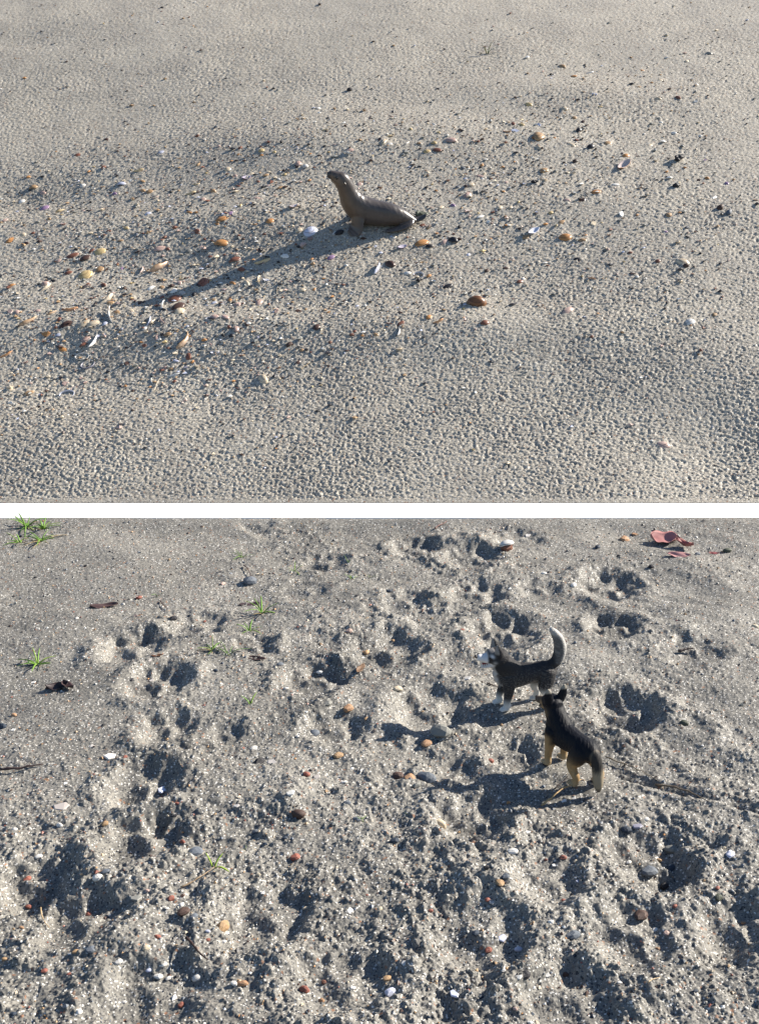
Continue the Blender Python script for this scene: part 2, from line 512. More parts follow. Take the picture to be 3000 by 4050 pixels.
def shard_mesh(name, seed):
    """a long curved sliver of shell standing on its edge"""
    r = random.Random(seed)
    n = 12; co = []; k = 6
    bend = 0.10 + 0.10 * r.random(); hh = 0.10 + 0.05 * r.random()
    for i in range(n + 1):
        t = i / n; x = t - .5
        w = math.sin(math.pi * min(1, max(0, t * .96 + .02))) ** 0.6
        y = -bend * (1 - (2 * x) ** 2) * 0.8
        for j in range(k):
            a = 2 * math.pi * j / k
            co.append((x, y + math.cos(a) * 0.045 * w + 0.03 * math.sin(a) * w, (0.5 + math.sin(a)) * hh * w * (1 + .3 * math.sin(5 * t + seed))))
    f = []
    for i in range(n):
        for j in range(k):
            f.append((i * k + j, i * k + (j + 1) % k, (i + 1) * k + (j + 1) % k, (i + 1) * k + j))
    me = bpy.data.meshes.new(name)
    me.from_pydata(co, [], f + [tuple(range(k))[::-1], tuple(range(n * k, n * k + k))])
    me.polygons.foreach_set('use_smooth', [True] * len(me.polygons)); me.update()
    set_attr(me, 'band', [abs((i // k) / n - .5) for i in range(len(co))]); set_attr(me, 'inner', [0.35 if i % k > 2 else 0 for i in range(len(co))])
    me.materials.append(M_SHELL)
    return me

def chip_mesh(name, seed, thick=0.14):
    """a broken angular flake"""
    r = random.Random(seed)
    n = r.choice((4, 5, 5, 6)); pts = []
    for i in range(n):
        a = 2 * math.pi * (i + 0.6 * (r.random() - .5)) / n; q = 0.42 + 0.12 * r.random()
        pts.append((math.cos(a) * q, math.sin(a) * q * 0.72))
    co = []
    for (s, z) in ((0.92, -thick), (1.0, -thick * .3), (1.0, thick * .45), (0.86, thick)):
        for i, (x, y) in enumerate(pts):
            co.append((x * s, y * s, z + 0.25 * x * thick * 2 + 0.02 * math.sin(7 * x + seed)))
    f = [tuple(range(n))[::-1], tuple(range(3 * n, 4 * n))]
    for q in range(3):
        for i in range(n):
            f.append((q * n + i, q * n + (i + 1) % n, (q + 1) * n + (i + 1) % n, (q + 1) * n + i))
    me = bpy.data.meshes.new(name); me.from_pydata(co, [], f); me.update()
    set_attr(me, 'band', [0.3] * len(co)); set_attr(me, 'inner', [0.0] * len(co))
    return me

def pebble_mesh(name, seed, rough=0.16, flat=0.62, res=2, sharp=False):
    import bmesh
    bm = bmesh.new(); bmesh.ops.create_icosphere(bm, subdivisions=res, radius=0.5)
    r = random.Random(seed)
    dirs = [(Vector((r.gauss(0, 1), r.gauss(0, 1), r.gauss(0, 1))).normalized(), 0.30 + 0.16 * r.random()) for _ in range(9)]
    ph = [r.random() * 6 for _ in range(3)]
    for v in bm.verts:
        p = v.co.copy()
        for d, q in dirs:
            e = p.dot(d)
            if e > q + .05:
                p -= d * (e - q - .05) * (0.95 if sharp else 0.55)
        p *= 1 + rough * (math.sin(5 * p.x + ph[0]) * math.sin(6 * p.y + ph[1]) + .5 * math.sin(9 * p.z + ph[2]))
        v.co = Vector((p.x * 1.08, p.y * 0.82, p.z * flat))
    me = bpy.data.meshes.new(name); bm.to_mesh(me); bm.free()
    me.polygons.foreach_set('use_smooth', [not sharp] * len(me.polygons)); me.update()
    me.materials.append(M_STONE)
    return me

def lump_mesh(name, seed):
    """a jagged lump of charcoal or weed"""
    import bmesh
    bm = bmesh.new(); bmesh.ops.create_icosphere(bm, subdivisions=3, radius=0.42)
    r = random.Random(seed)
    sp = [(Vector((r.gauss(0, 1), r.gauss(0, .8), abs(r.gauss(0.4, .8)))).normalized(), r.uniform(.1, .42), r.uniform(.10, .3)) for _ in range(22)]
    for v in bm.verts:
        d = v.co.normalized(); s = 0.62
        for (q, h, w) in sp:
            s += h * math.exp(-((1 - d.dot(q)) / (w * .22)) ** 1.0)
        v.co = Vector((v.co.x * s * 1.1, v.co.y * s * .8, v.co.z * s * .72)) + Vector((r.uniform(-1, 1), r.uniform(-1, 1), r.uniform(-1, 1))) * .018
    me = bpy.data.meshes.new(name); bm.to_mesh(me); bm.free(); me.update()
    me.materials.append(M_STONE)
    return me

def straw_mesh(name, seed, rad=0.014, bend=0.08):
    r = random.Random(seed); n = 12; k = 6; co = []
    p1, p2 = r.uniform(0, 6), r.uniform(2, 5)
    for i in range(n + 1):
        t = i / n; w = rad * (1.0 - 0.6 * t) * (1 + .25 * math.sin(t * 25 + p1))
        y = bend * math.sin(t * p2 + p1) - bend * math.sin(p1); z = 0.03 + 0.05 * math.sin(t * math.pi) * r.random()
        for j in range(k):
            a = 2 * math.pi * j / k
            co.append((t - .5, y + math.cos(a) * w, z + math.sin(a) * w))
    f = []
    for i in range(n):
        for j in range(k):
            f.append((i * k + j, i * k + (j + 1) % k, (i + 1) * k + (j + 1) % k, (i + 1) * k + j))
    me = bpy.data.meshes.new(name)
    me.from_pydata(co, [], f + [tuple(range(k))[::-1], tuple(range(n * k, n * k + k))])
    me.polygons.foreach_set('use_smooth', [True] * len(me.polygons)); me.update()
    me.materials.append(M_PLANT)
    return me

def with_mat(me, m):
    me.materials.append(m); return me

V_M = [valve_mesh('shell_valve', rt, h, sk, s, rd, chip=cp) for (rt, h, sk, s, rd, cp) in (
    (.62, .26, .3, 1, 7, 0), (.74, .34, .1, 2, 10, 0), (.50, .22, .45, 3, 6, 0), (.68, .30, -.2, 4, 9, 1.2), (.56, .24, .2, 5, 8, 1.8), (.80, .40, 0, 6, 12, 0))]
R_M = [rim_mesh('shell_rim', rt, s) for rt, s in ((.72, 1), (.6, 2), (.8, 5))]
S_M = [shard_mesh('shell_shard', s) for s in (1, 2, 3, 4)]
F_M = [with_mat(chip_mesh('shell_chip', s, .08), M_SHELL) for s in range(6)]
P_M = [pebble_mesh('pebble', s) for s in range(6)]
P_S = [pebble_mesh('stone_chip', 20 + s, .12, .7, 2, True) for s in range(6)]
K_M = [lump_mesh('charcoal', s) for s in range(3)]
T_M = [straw_mesh('straw', s) for s in range(4)]

COLOURS = {  # key: (base colour, word)
 'W': ((.74, .72, .68), 'white'), 'B': ((.52, .55, .68), 'bluish white'), 'P': ((.50, .36, .31), 'pale pink'), 'O': ((.48, .24, .09), 'orange'),
 'Y': ((.58, .44, .22), 'yellow'), 'C': ((.62, .52, .38), 'cream'), 'R': ((.20, .085, .055), 'red brown'), 'K': ((.022, .021, .026), 'black'),
 'N': ((.075, .042, .032), 'dark brown'), 'T': ((.40, .26, .14), 'tan'), 'V': ((.28, .18, .30), 'purplish'), 'G': ((.24, .24, .22), 'grey'), 'U': ((.17, .075, .03), 'brown'),
 'S': ((.12, .14, .17), 'slate grey'), 'D': ((.29, .10, .07), 'brick red'), 'L': ((.03, .045, .07), 'blue black'), 'E': ((.07, .08, .055), 'dark green')}
KINDS = {'v': ('seashell', 'rounded shell lying hollow side down'), 'c': ('seashell', 'open shell lying hollow side up'), 'r': ('seashell', 'ring-like shell filled with sand'),
 's': ('shell_shard', 'curved shell sliver'), 'f': ('shell_chip', 'broken flat flake'), 'p': ('pebble', 'small stone'), 'a': ('pebble', 'angular stone chip'), 'k': ('charcoal_lump', 'jagged lump'),
 't': ('straw', 'thin bent stalk')}
CATS = {'seashell': 'shell', 'shell_shard': 'shell shard', 'shell_chip': 'fragment', 'pebble': 'pebble', 'charcoal_lump': 'lump', 'straw': 'stalk'}

ITEMS = []   # dict(px, py, len, ang, type, colour)
def tile(ox, oy, s, text, upper):
    """each entry: x y length [angle] type colour, all read off the picture"""
    for e in text.replace('\n', ' ').split(','):
        w = e.split()
        if not w:
            continue
        x, y, ln = float(w[0]), float(w[1]), float(w[2])
        ang = None
        if len(w) == 6:
            ang = float(w[3])
        ITEMS.append(dict(px=ox + x * s, py=oy + y * s, len=ln * s, ang=ang, t=w[-2], c=w[-1], up=upper))

q = 800 / 1652
tile(0, 1000, q, """590 20 110 15 v R,480 68 50 40 v P,700 45 85 25 v N,560 165 70 15 v R,695 180 110 25 v Y,815 135 70 35 v T,880 100 60 10 v N,960 85 40 45 v R,
1000 118 35 60 f V,1072 35 45 -50 v R,1113 108 22 p K,1155 138 45 70 s P,1300 95 150 28 s T,1478 210 45 0 s Y,1466 240 45 -50 v P,1300 220 30 p K,1585 335 35 p K,
435 222 45 p K,380 197 20 p K,98 260 65 15 v O,370 250 65 20 v P,370 275 90 35 s C,685 270 90 12 s N,843 262 55 -15 v R,870 318 30 0 v W,860 370 130 30 s C,
900 405 75 5 v T,1085 378 85 -5 v R,1150 400 50 20 f N,1332 362 60 25 v R,1425 375 100 25 v R,1418 310 75 35 v W,1490 325 60 -15 f W,1450 450 120 30 v N,
1465 478 80 25 v C,1345 440 75 -75 s W,1235 285 70 30 v W,1320 280 50 15 v T,310 468 60 10 v P,625 385 30 80 f B,420 480 80 25 s T,575 445 120 8 s O,510 460 30 f R,
225 540 140 25 s T,140 480 50 -60 v P,85 475 50 -40 f P,485 540 40 70 v R,545 580 115 20 v N,640 558 45 0 v P,735 540 45 5 v R,680 590 100 30 v C,765 578 115 15 v C,
858 580 50 35 v B,455 618 30 p R,375 655 80 0 f O,480 668 60 15 v B,910 500 100 -65 s W,960 485 60 -30 v T,1065 468 70 -5 v C,975 645 30 v T,843 672 50 -25 v P,
800 680 45 v B,760 710 100 60 s W,705 700 85 25 v P,685 750 70 30 v R,515 785 85 -5 v O,670 835 115 5 r W,715 900 100 20 r B,650 945 30 v W,475 975 60 70 r W,
495 1018 40 35 f K,625 1095 95 0 r P,545 1142 120 8 r B,45 815 110 20 s O,200 888 60 10 s R,90 740 50 0 v C,80 1112 85 5 v C,160 1112 40 f W,230 1145 95 15 v T,
320 1155 55 -5 v B,10 1190 30 v R,85 1220 45 f W,660 1020 30 f P,535 1060 60 20 f P,1210 550 60 70 s B,1245 555 50 40 s C,1325 545 60 -40 s P,1275 602 45 0 v P,
1182 610 40 70 v W,1425 575 28 f W,1530 593 35 v B,1285 685 60 75 v P,1370 668 70 10 v T,1325 670 40 f K,1490 695 120 50 s T,1545 673 28 p O,1178 752 45 f R,
1535 838 75 -60 v R,1435 890 55 -5 v B,1570 887 30 p O,1350 940 50 v P,1408 940 70 5 v T,1515 932 45 f B,1420 980 115 8 s W,1320 1050 140 50 t C,1245 1040 40 -60 s W,
1425 1045 40 v R,1025 1085 28 p O,830 865 30 v W,965 760 35 v W,1040 890 50 30 f N,1180 925 60 30 t K,880 970 40 f K,375 950 22 p K,1130 1122 22 f W""", True)
tile(0, 500, q, """870 103 50 5 v N,635 228 60 20 v R,790 178 50 v G,1320 207 55 20 v B,1430 182 35 v C,1610 75 30 p R,845 333 35 p R,725 368 25 p O,232 410 30 p O,275 500 75 10 v T,
245 520 30 f K,530 492 35 v T,350 545 60 v P,605 570 25 v W,180 610 55 v W,680 478 55 v W,995 470 75 10 v B,1070 433 45 v W,1165 447 50 v T,1130 350 90 5 s Y,
1400 315 50 v G,1615 310 35 p T,935 545 45 v V,900 535 30 f N,1035 535 30 v O,1165 525 55 -15 v T,1225 530 75 15 v T,1397 530 28 p K,1600 462 65 5 s Y,1555 535 90 12 s Y,
1545 698 60 v O,1600 700 28 p O,1300 727 35 -60 f C,1210 708 55 25 v B,225 660 40 v R,140 690 30 v B,365 665 75 25 v V,505 645 35 v Y,490 682 70 20 s Y,600 660 25 f W,
590 690 30 p N,677 682 35 v P,740 617 25 p K,400 750 35 v T,40 765 55 25 v P,170 815 40 v P,315 850 45 v P,270 865 40 v R,185 882 60 v C,95 920 90 30 v O,
215 950 55 v N,380 890 40 s T,525 795 40 v R,770 765 35 v P,305 780 35 p G,885 850 60 v R,1030 830 50 v Y,1135 857 22 p K,1215 860 60 v T,1345 900 28 p R,1425 828 30 p R,
985 930 55 v T,915 930 35 v C,1075 985 50 v T,925 992 40 v G,1205 997 70 5 s N,1310 990 100 15 v P,1370 998 45 v R,1540 1015 55 v G,815 1020 100 15 v Y,
750 1022 50 30 v R,620 1005 35 p K,1130 1022 28 p N,12 583 30 v W,1610 870 60 v R""", True)
tile(700, 400, q, """490 228 55 v T,450 270 30 s Y,340 365 30 p P,515 378 30 p R,1160 90 30 v W,1580 132 35 v R,1370 198 28 p N,1525 187 20 p K,1205 225 65 -5 s Y,1490 195 30 p G,
890 255 40 v T,1025 270 25 v W,850 333 25 p K,500 430 35 v O,690 400 50 v Y,690 430 40 v O,795 412 35 v Y,870 390 30 v W,1090 423 35 v O,1240 408 40 v Y,1290 343 50 s P,
1410 395 85 v P,1400 422 80 s W,1595 415 35 v B,990 510 60 70 v P,980 537 30 f N,1050 533 50 v W,1120 535 30 f R,1200 495 35 v C,1640 355 30 v C,1415 580 35 v C,
415 555 60 v C,310 468 28 p K,240 580 45 v Y,475 603 45 v P,565 625 75 15 c V,610 590 50 v C,725 603 60 v T,882 593 35 v Y,830 632 35 v W,770 655 45 30 f R,740 682 40 v P,
850 703 65 v T,515 670 30 v P,500 687 45 v R,295 733 60 v T,355 685 22 p N,650 735 45 s B,880 757 45 s N,1080 643 25 p O,1105 675 35 v P,1490 668 65 15 v P,210 800 60 v P,
655 788 85 v P,590 832 55 5 c B,628 843 30 f K,520 848 40 45 v Y,500 897 95 25 r W,435 915 60 30 v V,950 860 90 10 c P,1010 883 60 s C,790 818 35 v G,1298 828 28 p N,
1350 900 45 r C,365 958 110 12 v O,325 1003 40 v O,665 970 45 v Y,635 1003 45 v O,760 975 70 20 v O,255 1043 60 v C,165 1065 60 v R,130 1080 35 v P,505 1098 30 p R,
540 1120 32 p N,225 1123 28 p R,710 1078 30 p R,995 1057 65 v C,1090 1060 110 25 v B,1085 1120 50 15 f P,1285 1070 60 30 v W,1325 1068 60 20 a K,1030 1175 60 60 v P,
990 1195 30 p K,365 1158 120 5 v O,310 1180 40 v G,200 1190 50 v P,1620 1175 45 v B""", True)
tile(700, 950, q, """270 133 50 v R,385 115 28 p R,475 155 95 20 v R,260 212 25 p K,525 240 70 v R,572 235 25 f B,700 155 140 12 s Y,695 178 60 s N,880 127 80 v W,980 125 45 v T,
1098 150 28 p O,1255 140 75 v V,683 90 50 k K,415 305 26 p K,213 345 100 40 v R,265 325 40 v Y,450 350 60 -20 v O,365 370 35 v O,390 400 60 v P,565 345 65 -40 v C,590 388 25 v G,
680 320 65 -75 s C,728 323 55 -5 c B,835 390 75 60 t C,920 332 40 v P,1060 318 50 55 v P,1118 393 30 p O,1197 220 30 p N,1290 280 22 v W,1025 405 60 10 v C,430 483 45 v O,
300 510 50 v B,290 490 60 v T,240 530 25 f B,380 507 50 f W,490 525 65 v P,537 520 20 p R,670 505 75 45 v P,755 560 35 v P,810 580 35 f P,655 600 25 v W,860 465 22 p R,
990 572 60 f N,1050 558 30 v T,1235 583 45 v O,1215 568 20 p O,1370 500 40 s W,1470 533 38 v B,1630 230 80 55 s B,310 625 80 v P,260 640 50 r B,390 625 75 -20 v P,
420 705 45 v R,488 722 60 60 v P,445 775 45 v K,375 778 30 p K,570 690 30 p N,665 785 30 f B,220 810 42 p O,270 840 55 -25 v P,1140 705 70 40 v N,915 850 45 p N,
935 787 20 p O,1250 830 25 p R,1425 768 35 p R,1450 738 40 v R,1620 765 60 v T,310 915 75 5 c B,515 937 45 v R,1020 893 40 v T,1090 910 20 p R,985 997 60 v N,
1070 1020 130 22 t Y,635 1035 30 p P,835 1035 22 p O,740 1040 22 p R,595 1050 25 v P,700 1135 60 -60 v W,262 1140 60 15 v N,360 1225 55 v P,400 1215 25 v W,395 1115 40 35 t K""", True)
tile(1500, 400, q, """110 80 35 30 f K,100 120 35 v R,105 135 50 s C,445 180 42 v W,10 228 35 v C,255 225 30 p Y,480 250 30 p Y,90 273 60 s Y,38 325 85 75 v C,5 310 40 v K,85 350 50 v W,
140 353 60 v C,225 335 45 35 s W,320 343 50 v T,445 345 55 v Y,390 412 70 v Y,470 400 85 v R,580 315 110 v P,605 400 22 f B,785 150 45 v N,845 145 35 v W,915 138 45 v T,
720 343 30 v Y,848 328 45 v C,1090 183 50 v R,1155 190 65 v Y,1042 240 65 -3 s O,1105 227 70 -8 f B,1160 143 30 v Y,1200 158 40 v T,1300 188 40 -30 f B,1355 127 20 p K,
1392 137 22 p K,1300 285 100 60 v T,1265 300 50 f O,1430 290 35 v O,1425 262 30 c P,1300 378 50 -50 v C,1250 450 35 f W,1055 365 38 v G,925 453 35 v O,835 520 30 p O,
825 537 28 p K,685 543 35 p S,703 585 38 v O,620 543 45 v O,540 492 28 v T,385 577 50 v C,820 610 75 v P,838 630 30 v W,700 625 40 v B,1005 533 25 p O,1100 490 25 p O,
1030 660 50 v P,745 680 70 v C,480 660 28 f R,270 650 28 p K,1260 660 62 k K,1345 640 70 v C,1345 565 80 v T,1535 580 38 v C,1605 555 50 v C,1600 487 40 p G,1560 347 85 -20 v C,
1627 237 50 v K,1505 62 70 v C,1505 92 50 v T,1215 25 70 v Y,1590 133 50 v T,460 727 30 p O,595 745 48 v R,718 765 75 30 v P,785 740 70 f G,1012 733 40 v O,885 780 55 v Y,
600 845 48 v V,635 700 35 p S,500 865 60 v C,460 918 40 v C,725 895 65 -3 c O,825 940 70 25 v W,890 980 40 -10 f W,980 865 55 v C,1070 862 45 v C,1068 1005 45 v Y,
655 1025 30 p K,1400 905 40 v Y,1530 805 65 v P,1485 985 70 20 v T,1255 1068 100 c B,1197 1110 65 v T,1515 1110 110 5 v O,345 1000 75 15 v R,325 925 105 5 k E,120 1110 45 v W,
95 1098 40 v B,187 1192 82 c V,345 1158 115 18 v O,408 1187 75 v K,600 1140 85 -15 v K,530 1155 65 30 v P,605 1085 30 f R,850 1155 25 p N,185 780 35 v C,335 795 25 v Y,15 700 38 v O""", True)
tile(1500, 850, q, """725 318 35 v B,895 350 25 f W,85 400 90 -20 v N,15 420 40 v W,228 473 70 v W,320 480 85 r B,320 540 60 k K,402 495 35 p O,350 380 45 f T,632 437 25 v C,
875 452 35 p N,1028 432 70 v N,1190 397 30 p G,1372 410 28 p R,1230 482 22 p G,1175 515 35 50 v W,1145 545 60 20 v R,10 548 32 v C,553 580 100 v K,335 713 38 v W,
465 665 50 s C,790 712 168 0 v U,852 665 25 p R,687 770 30 p Y,695 835 65 80 v P,405 832 55 v O,478 857 95 15 s O,210 820 38 v C,175 882 68 v R,80 880 65 -5 s R,
150 950 50 80 s W,860 880 80 10 v R,595 970 25 v Y,1530 785 110 22 v P,1520 1180 35 f R""", True)
tile(2200, 200, q, """45 125 65 v T,140 205 65 v O,270 170 70 s W,195 243 45 v C,690 157 60 v O,740 125 35 v C,765 205 35 v C,845 235 55 v C,1060 78 45 v C,1245 20 55 v G,670 290 45 v T,
1015 287 30 v Y,1142 272 35 v W,1230 292 50 s T,305 352 60 v B,830 390 55 v C,992 378 45 a R,1135 410 40 f W,355 450 45 v Y,455 362 35 s T,850 577 40 v W,215 572 45 v N,
955 672 50 v W,1172 690 35 v W,415 750 85 10 v T,765 765 60 25 v C,278 785 70 v K,565 855 70 10 v O,545 935 120 28 c O,990 890 90 k K,1212 885 45 v V,150 900 45 p N,
480 1093 80 v W,660 1113 55 s T,820 1050 28 p K,900 1027 28 p K,970 1105 50 a K,998 1075 28 v Y,1158 1055 35 f N,1228 1037 45 v O,1385 1075 45 -60 v V,320 1150 95 12 v O,
210 1212 60 f N,1290 1190 50 20 f W,1625 1215 45 s O""", True)
tile(2200, 750, q, """528 193 55 60 f W,545 228 25 p T,658 203 25 p O,370 263 28 v Y,300 268 55 30 f C,915 200 45 p T,1003 188 28 p O,1012 308 35 v Y,1060 303 38 p L,893 337 35 v V,
715 290 28 p G,1335 145 48 p N,1405 185 52 p S,238 367 35 v O,215 412 80 v T,487 403 40 v W,170 562 85 v K,602 512 50 v R,825 583 55 v R,1030 587 120 v C,1055 627 50 a N,
282 715 75 -12 s O,658 712 25 p W,1205 825 40 f K,893 910 20 p R,1290 1013 38 p T,1090 1075 85 25 v W,1092 1108 22 p O,285 1200 28 p R,555 960 28 p Y""", True)
tile(0, 0, 1, """2622 1758 55 -5 v P,1382 354 22 a K,1040 1500 44 -50 v C,1732 348 12 p K,640 28 14 p K""", True)
# the lower, trodden sand
tile(0, 0, 1, """881 2307 22 p P,549 2366 24 a D,436 2985 50 f W,549 2978 26 p G,363 2949 22 f W,56 2828 26 p O,8 2876 38 a L,52 2887 20 f W,1376 2811 40 a O,1296 2805 30 a G,1448 2838 22 p T,
1003 2958 26 a W,1075 3010 48 -10 f W,1026 3008 42 a K,1176 2914 18 p W,1337 2985 36 a T,1242 2899 42 p S,1262 2640 24 a W,1130 2726 20 p W,1108 2629 28 p S,853 2649 22 p L,522 2696 14 p K,599 2690 26 f W,
495 2537 14 p W,591 2610 18 f W,486 2388 18 p W,304 2445 14 p W,132 2699 20 f W,1448 2529 26 p T,1380 2499 26 p P,495 2999 18 a D,686 2448 26 a K,990 2300 46 a S,808 2440 14 p D,536 2438 20 f P,
2004 2163 50 a R,2004 2137 54 v W,2086 2118 24 f W,2149 2265 24 p W,2267 2320 28 a W,2363 2163 28 p L,2467 2132 34 a O,2508 2113 30 f O,2875 2177 42 p E,2757 2191 26 p S,2984 2475 30 p Y,1536 2333 24 a L,
1554 2534 16 p T,2573 2243 26 p K,2467 2363 22 f W,1827 2488 16 a D,1845 2683 40 -8 f W,1571 2725 40 p C,1741 2899 72 -20 a G,1940 3012 30 p D,2703 2854 36 p E,2049 2887 18 a R,1686 2935 36 a O,
241 3188 66 f W,59 3282 24 p W,20 3295 15 p W,236 3265 28 a W,153 3384 28 a W,416 3261 28 p T,722 3334 22 a D,640 3120 38 60 f B,182 3085 26 f O,104 3445 28 a D,390 3468 26 p Y,418 3450 34 p S,390 3498 42 a W,
1149 3152 36 f W,1180 3221 60 -15 p N,935 3191 28 f W,1167 3393 34 a D,1126 3321 26 p L,1022 3463 18 p Y,581 3522 24 p P,676 3554 28 a D,717 3577 22 p W,661 3595 18 p W,558 3592 22 f W,536 3548 50 f G,
345 3584 24 a D,114 3590 24 a D,82 3660 24 p O,156 3660 24 p G,726 3622 46 a N,767 3631 30 p S,881 3663 64 20 p T,894 3690 30 f W,822 3693 22 p B,885 3720 22 p W,1208 3592 26 p C,1385 3604 30 70 f W,
577 3749 32 p C,300 3763 28 p T,359 3747 38 20 p S,472 3833 28 a W,649 3819 26 p W,627 3864 34 a W,667 3872 24 a W,588 3833 26 p B,778 3867 40 p W,926 3894 28 a W,961 3890 38 a O,1203 3913 42 a D,1282 3885 28 p R,
1271 3958 24 a O,717 3976 24 a D,490 3963 24 p W,313 4003 24 p W,18 3802 26 p T,177 3849 22 a D,272 3849 18 a D,1394 3908 24 p W,622 3704 28 a D,822 3722 20 a D,54 4017 26 p L,772 3368 48 a S,1008 3288 28 p S,
1362 3089 22 a W,1253 3070 30 f W,1212 3064 28 a D,1618 3077 40 a O,1573 3064 50 p N,1647 3103 40 p G,1686 3077 60 -25 a S,1738 3254 60 -15 p C,1877 3327 38 a K,2027 3363 50 p W,2086 3284 30 f W,2228 3170 24 f W,
2267 3156 22 f W,2226 3386 30 a D,2276 3406 22 p C,2190 3422 22 f W,2158 3390 16 p D,1977 3486 32 80 a T,1999 3472 28 a S,1922 3440 24 a K,2285 3486 22 f B,2485 3413 22 p W,2476 3279 42 a L,2517 3268 50 f B,
2553 3248 26 p W,2567 3424 55 a S,2653 3433 34 a L,2658 3330 45 -20 a G,2862 3351 18 p Y,2885 3379 36 a B,2626 3501 34 a K,2603 3402 24 p T,2835 3524 20 p D,2839 3554 28 a E,2226 3563 18 p D,1927 3565 24 p D,
1944 3568 30 -70 f W,1702 3604 20 a D,1813 3586 18 f W,2176 3657 26 p W,2263 3695 50 a S,2535 3613 45 a N,2590 3678 24 f W,2635 3686 26 p P,2939 3651 20 p O,2667 3590 18 p D,2049 3758 30 a B,1931 3757 24 a D,
1986 3706 36 f B,1881 3690 28 a L,2049 3874 30 f W,2077 3867 36 a K,2163 3858 32 f W,1600 3817 32 f W,1532 3867 36 a T,1543 3917 38 a B,1795 3931 42 -50 f B,1900 3940 26 a L,2449 3886 22 p W,2236 3845 26 a N,
2599 3754 16 a O,1850 3920 18 a D,1990 3840 22 p W,2095 4044 24 p W,2036 3994 22 p P,2808 3876 24 p K,2748 3922 24 p L,1410 3240 30 a S,1560 3330 34 a L,1370 3180 34 a S,1500 3600 22 p Y,1690 3640 20 p Y,
1770 3470 18 f W,1450 3540 14 p D,330 2600 14 p W,700 3190 18 a D,260 3100 18 f W,960 2960 14 p D,1590 2040 10 p W""".replace(',1590 2040 10 p W', ''), False)

# ---- thin and long things with their own ends: px0, py0, px1, py1, thickness px, colour, label
STALKS = [(163, 3608, 200, 3690, 7, (.50, .36, .20), 'short bent tan straw standing out at the lower left of the trodden sand', 0),
 (716, 3520, 850, 3445, 8, (.28, .20, .12), 'long brown root lying beside the two-bladed bright green sprout', 0),
 (738, 3742, 832, 3812, 13, (.05, .028, .022), 'thick dark brown twig among white pebbles near the bottom', 0),
 (2560, 3910, 2602, 3878, 6, (.45, .34, .2), 'short pale straw lying alone at the lower right of the trodden sand', 0),
 (2140, 3195, 2310, 3100, 9, (.42, .28, .13), 'long tan straw running out from under the tail of the toy shepherd', 0),
 (2195, 3120, 2245, 3065, 5, (.05, .035, .03), 'thin dark stalk beside the left hind paw of the toy shepherd', 0),
 (0, 3055, 170, 3035, 12, (.05, .03, .028), 'dark curved twig reaching in from the left edge', 0),
 (965, 2245, 1020, 2298, 5, (.12, .07, .06), 'thin dark curved stalk leaning on a dark clod of sand', 0),
 (635, 2380, 652, 2420, 5, (.10, .06, .05), 'thin dark stalk left of the dark bark flake', 0),
 (200, 2130, 268, 2122, 8, (.45, .36, .24), 'dry pale straw sticking out from the big grass tuft', 0),
 (1720, 2095, 1760, 2065, 7, (.22, .12, .10), 'thin reddish brown stalk close below the white board', 0),
 (2395, 3010, 2590, 3105, 6, (.20, .16, .11), 'long thin root lying in the scraped groove', 0),
 (2590, 3110, 2800, 3180, 9, (.16, .12, .08), 'dark root half buried further along the scraped groove', 0),
 (2680, 2583, 2745, 2575, 12, (.06, .04, .035), 'short dark twig on the smooth sand near the right edge', 0),
 (1925, 2710, 1972, 2722, 7, (.08, .05, .04), 'short thin dark twig in front of the front paws of the toy husky', 0)]
BARK = [(410, 2400, 105, 8, (.085, .05, .048), 'flat dark brown bark strip left of the brick red chip'), (985, 2393, 80, 6, (.06, .035, .04), 'flat dark purplish leaf below the smooth sand ridge'),
 (1005, 2603, 90, -5, (.05, .028, .025), 'dark leaf scrap pressed into the hollow beside a grass tuft'), (625, 2644, 44, 8, (.13, .06, .03), 'small reddish brown bark bit on the rim of a paw print'),
 (1425, 2650, 46, 60, (.20, .12, .07), 'small curled tan bark bit in a paw print')]

# ------------------------------------------------------------------ the ground
def columns(n, lim, far):
    core = np.linspace(-lim, lim, n)
    ext = lim * np.geomspace(1.06, far, 16)
    return np.concatenate([-ext[::-1], core, ext])

# little heaps of sand have gathered under and beside the larger shells
_big = [i for i in ITEMS if i['up'] and i['len'] > 24 and not (1290 < i['px'] < 1680 and 680 < i['py'] < 930)]
_x, _y, _z, _d = hit([i['px'] for i in _big], [i['py'] for i in _big], True)
for _i, _a, _b, _dd in zip(_big, _x, _y, _d):
    _L = _i['len'] * _dd / FPX
    if _i['t'] in 'vckpa':
        BUMPS.append((float(_a), float(_b), _L * 0.62, _L * 0.12))
        BUMPS.append((float(_a) - _L * .75, float(_b) - _L * .55, _L * 0.6, _L * 0.07))

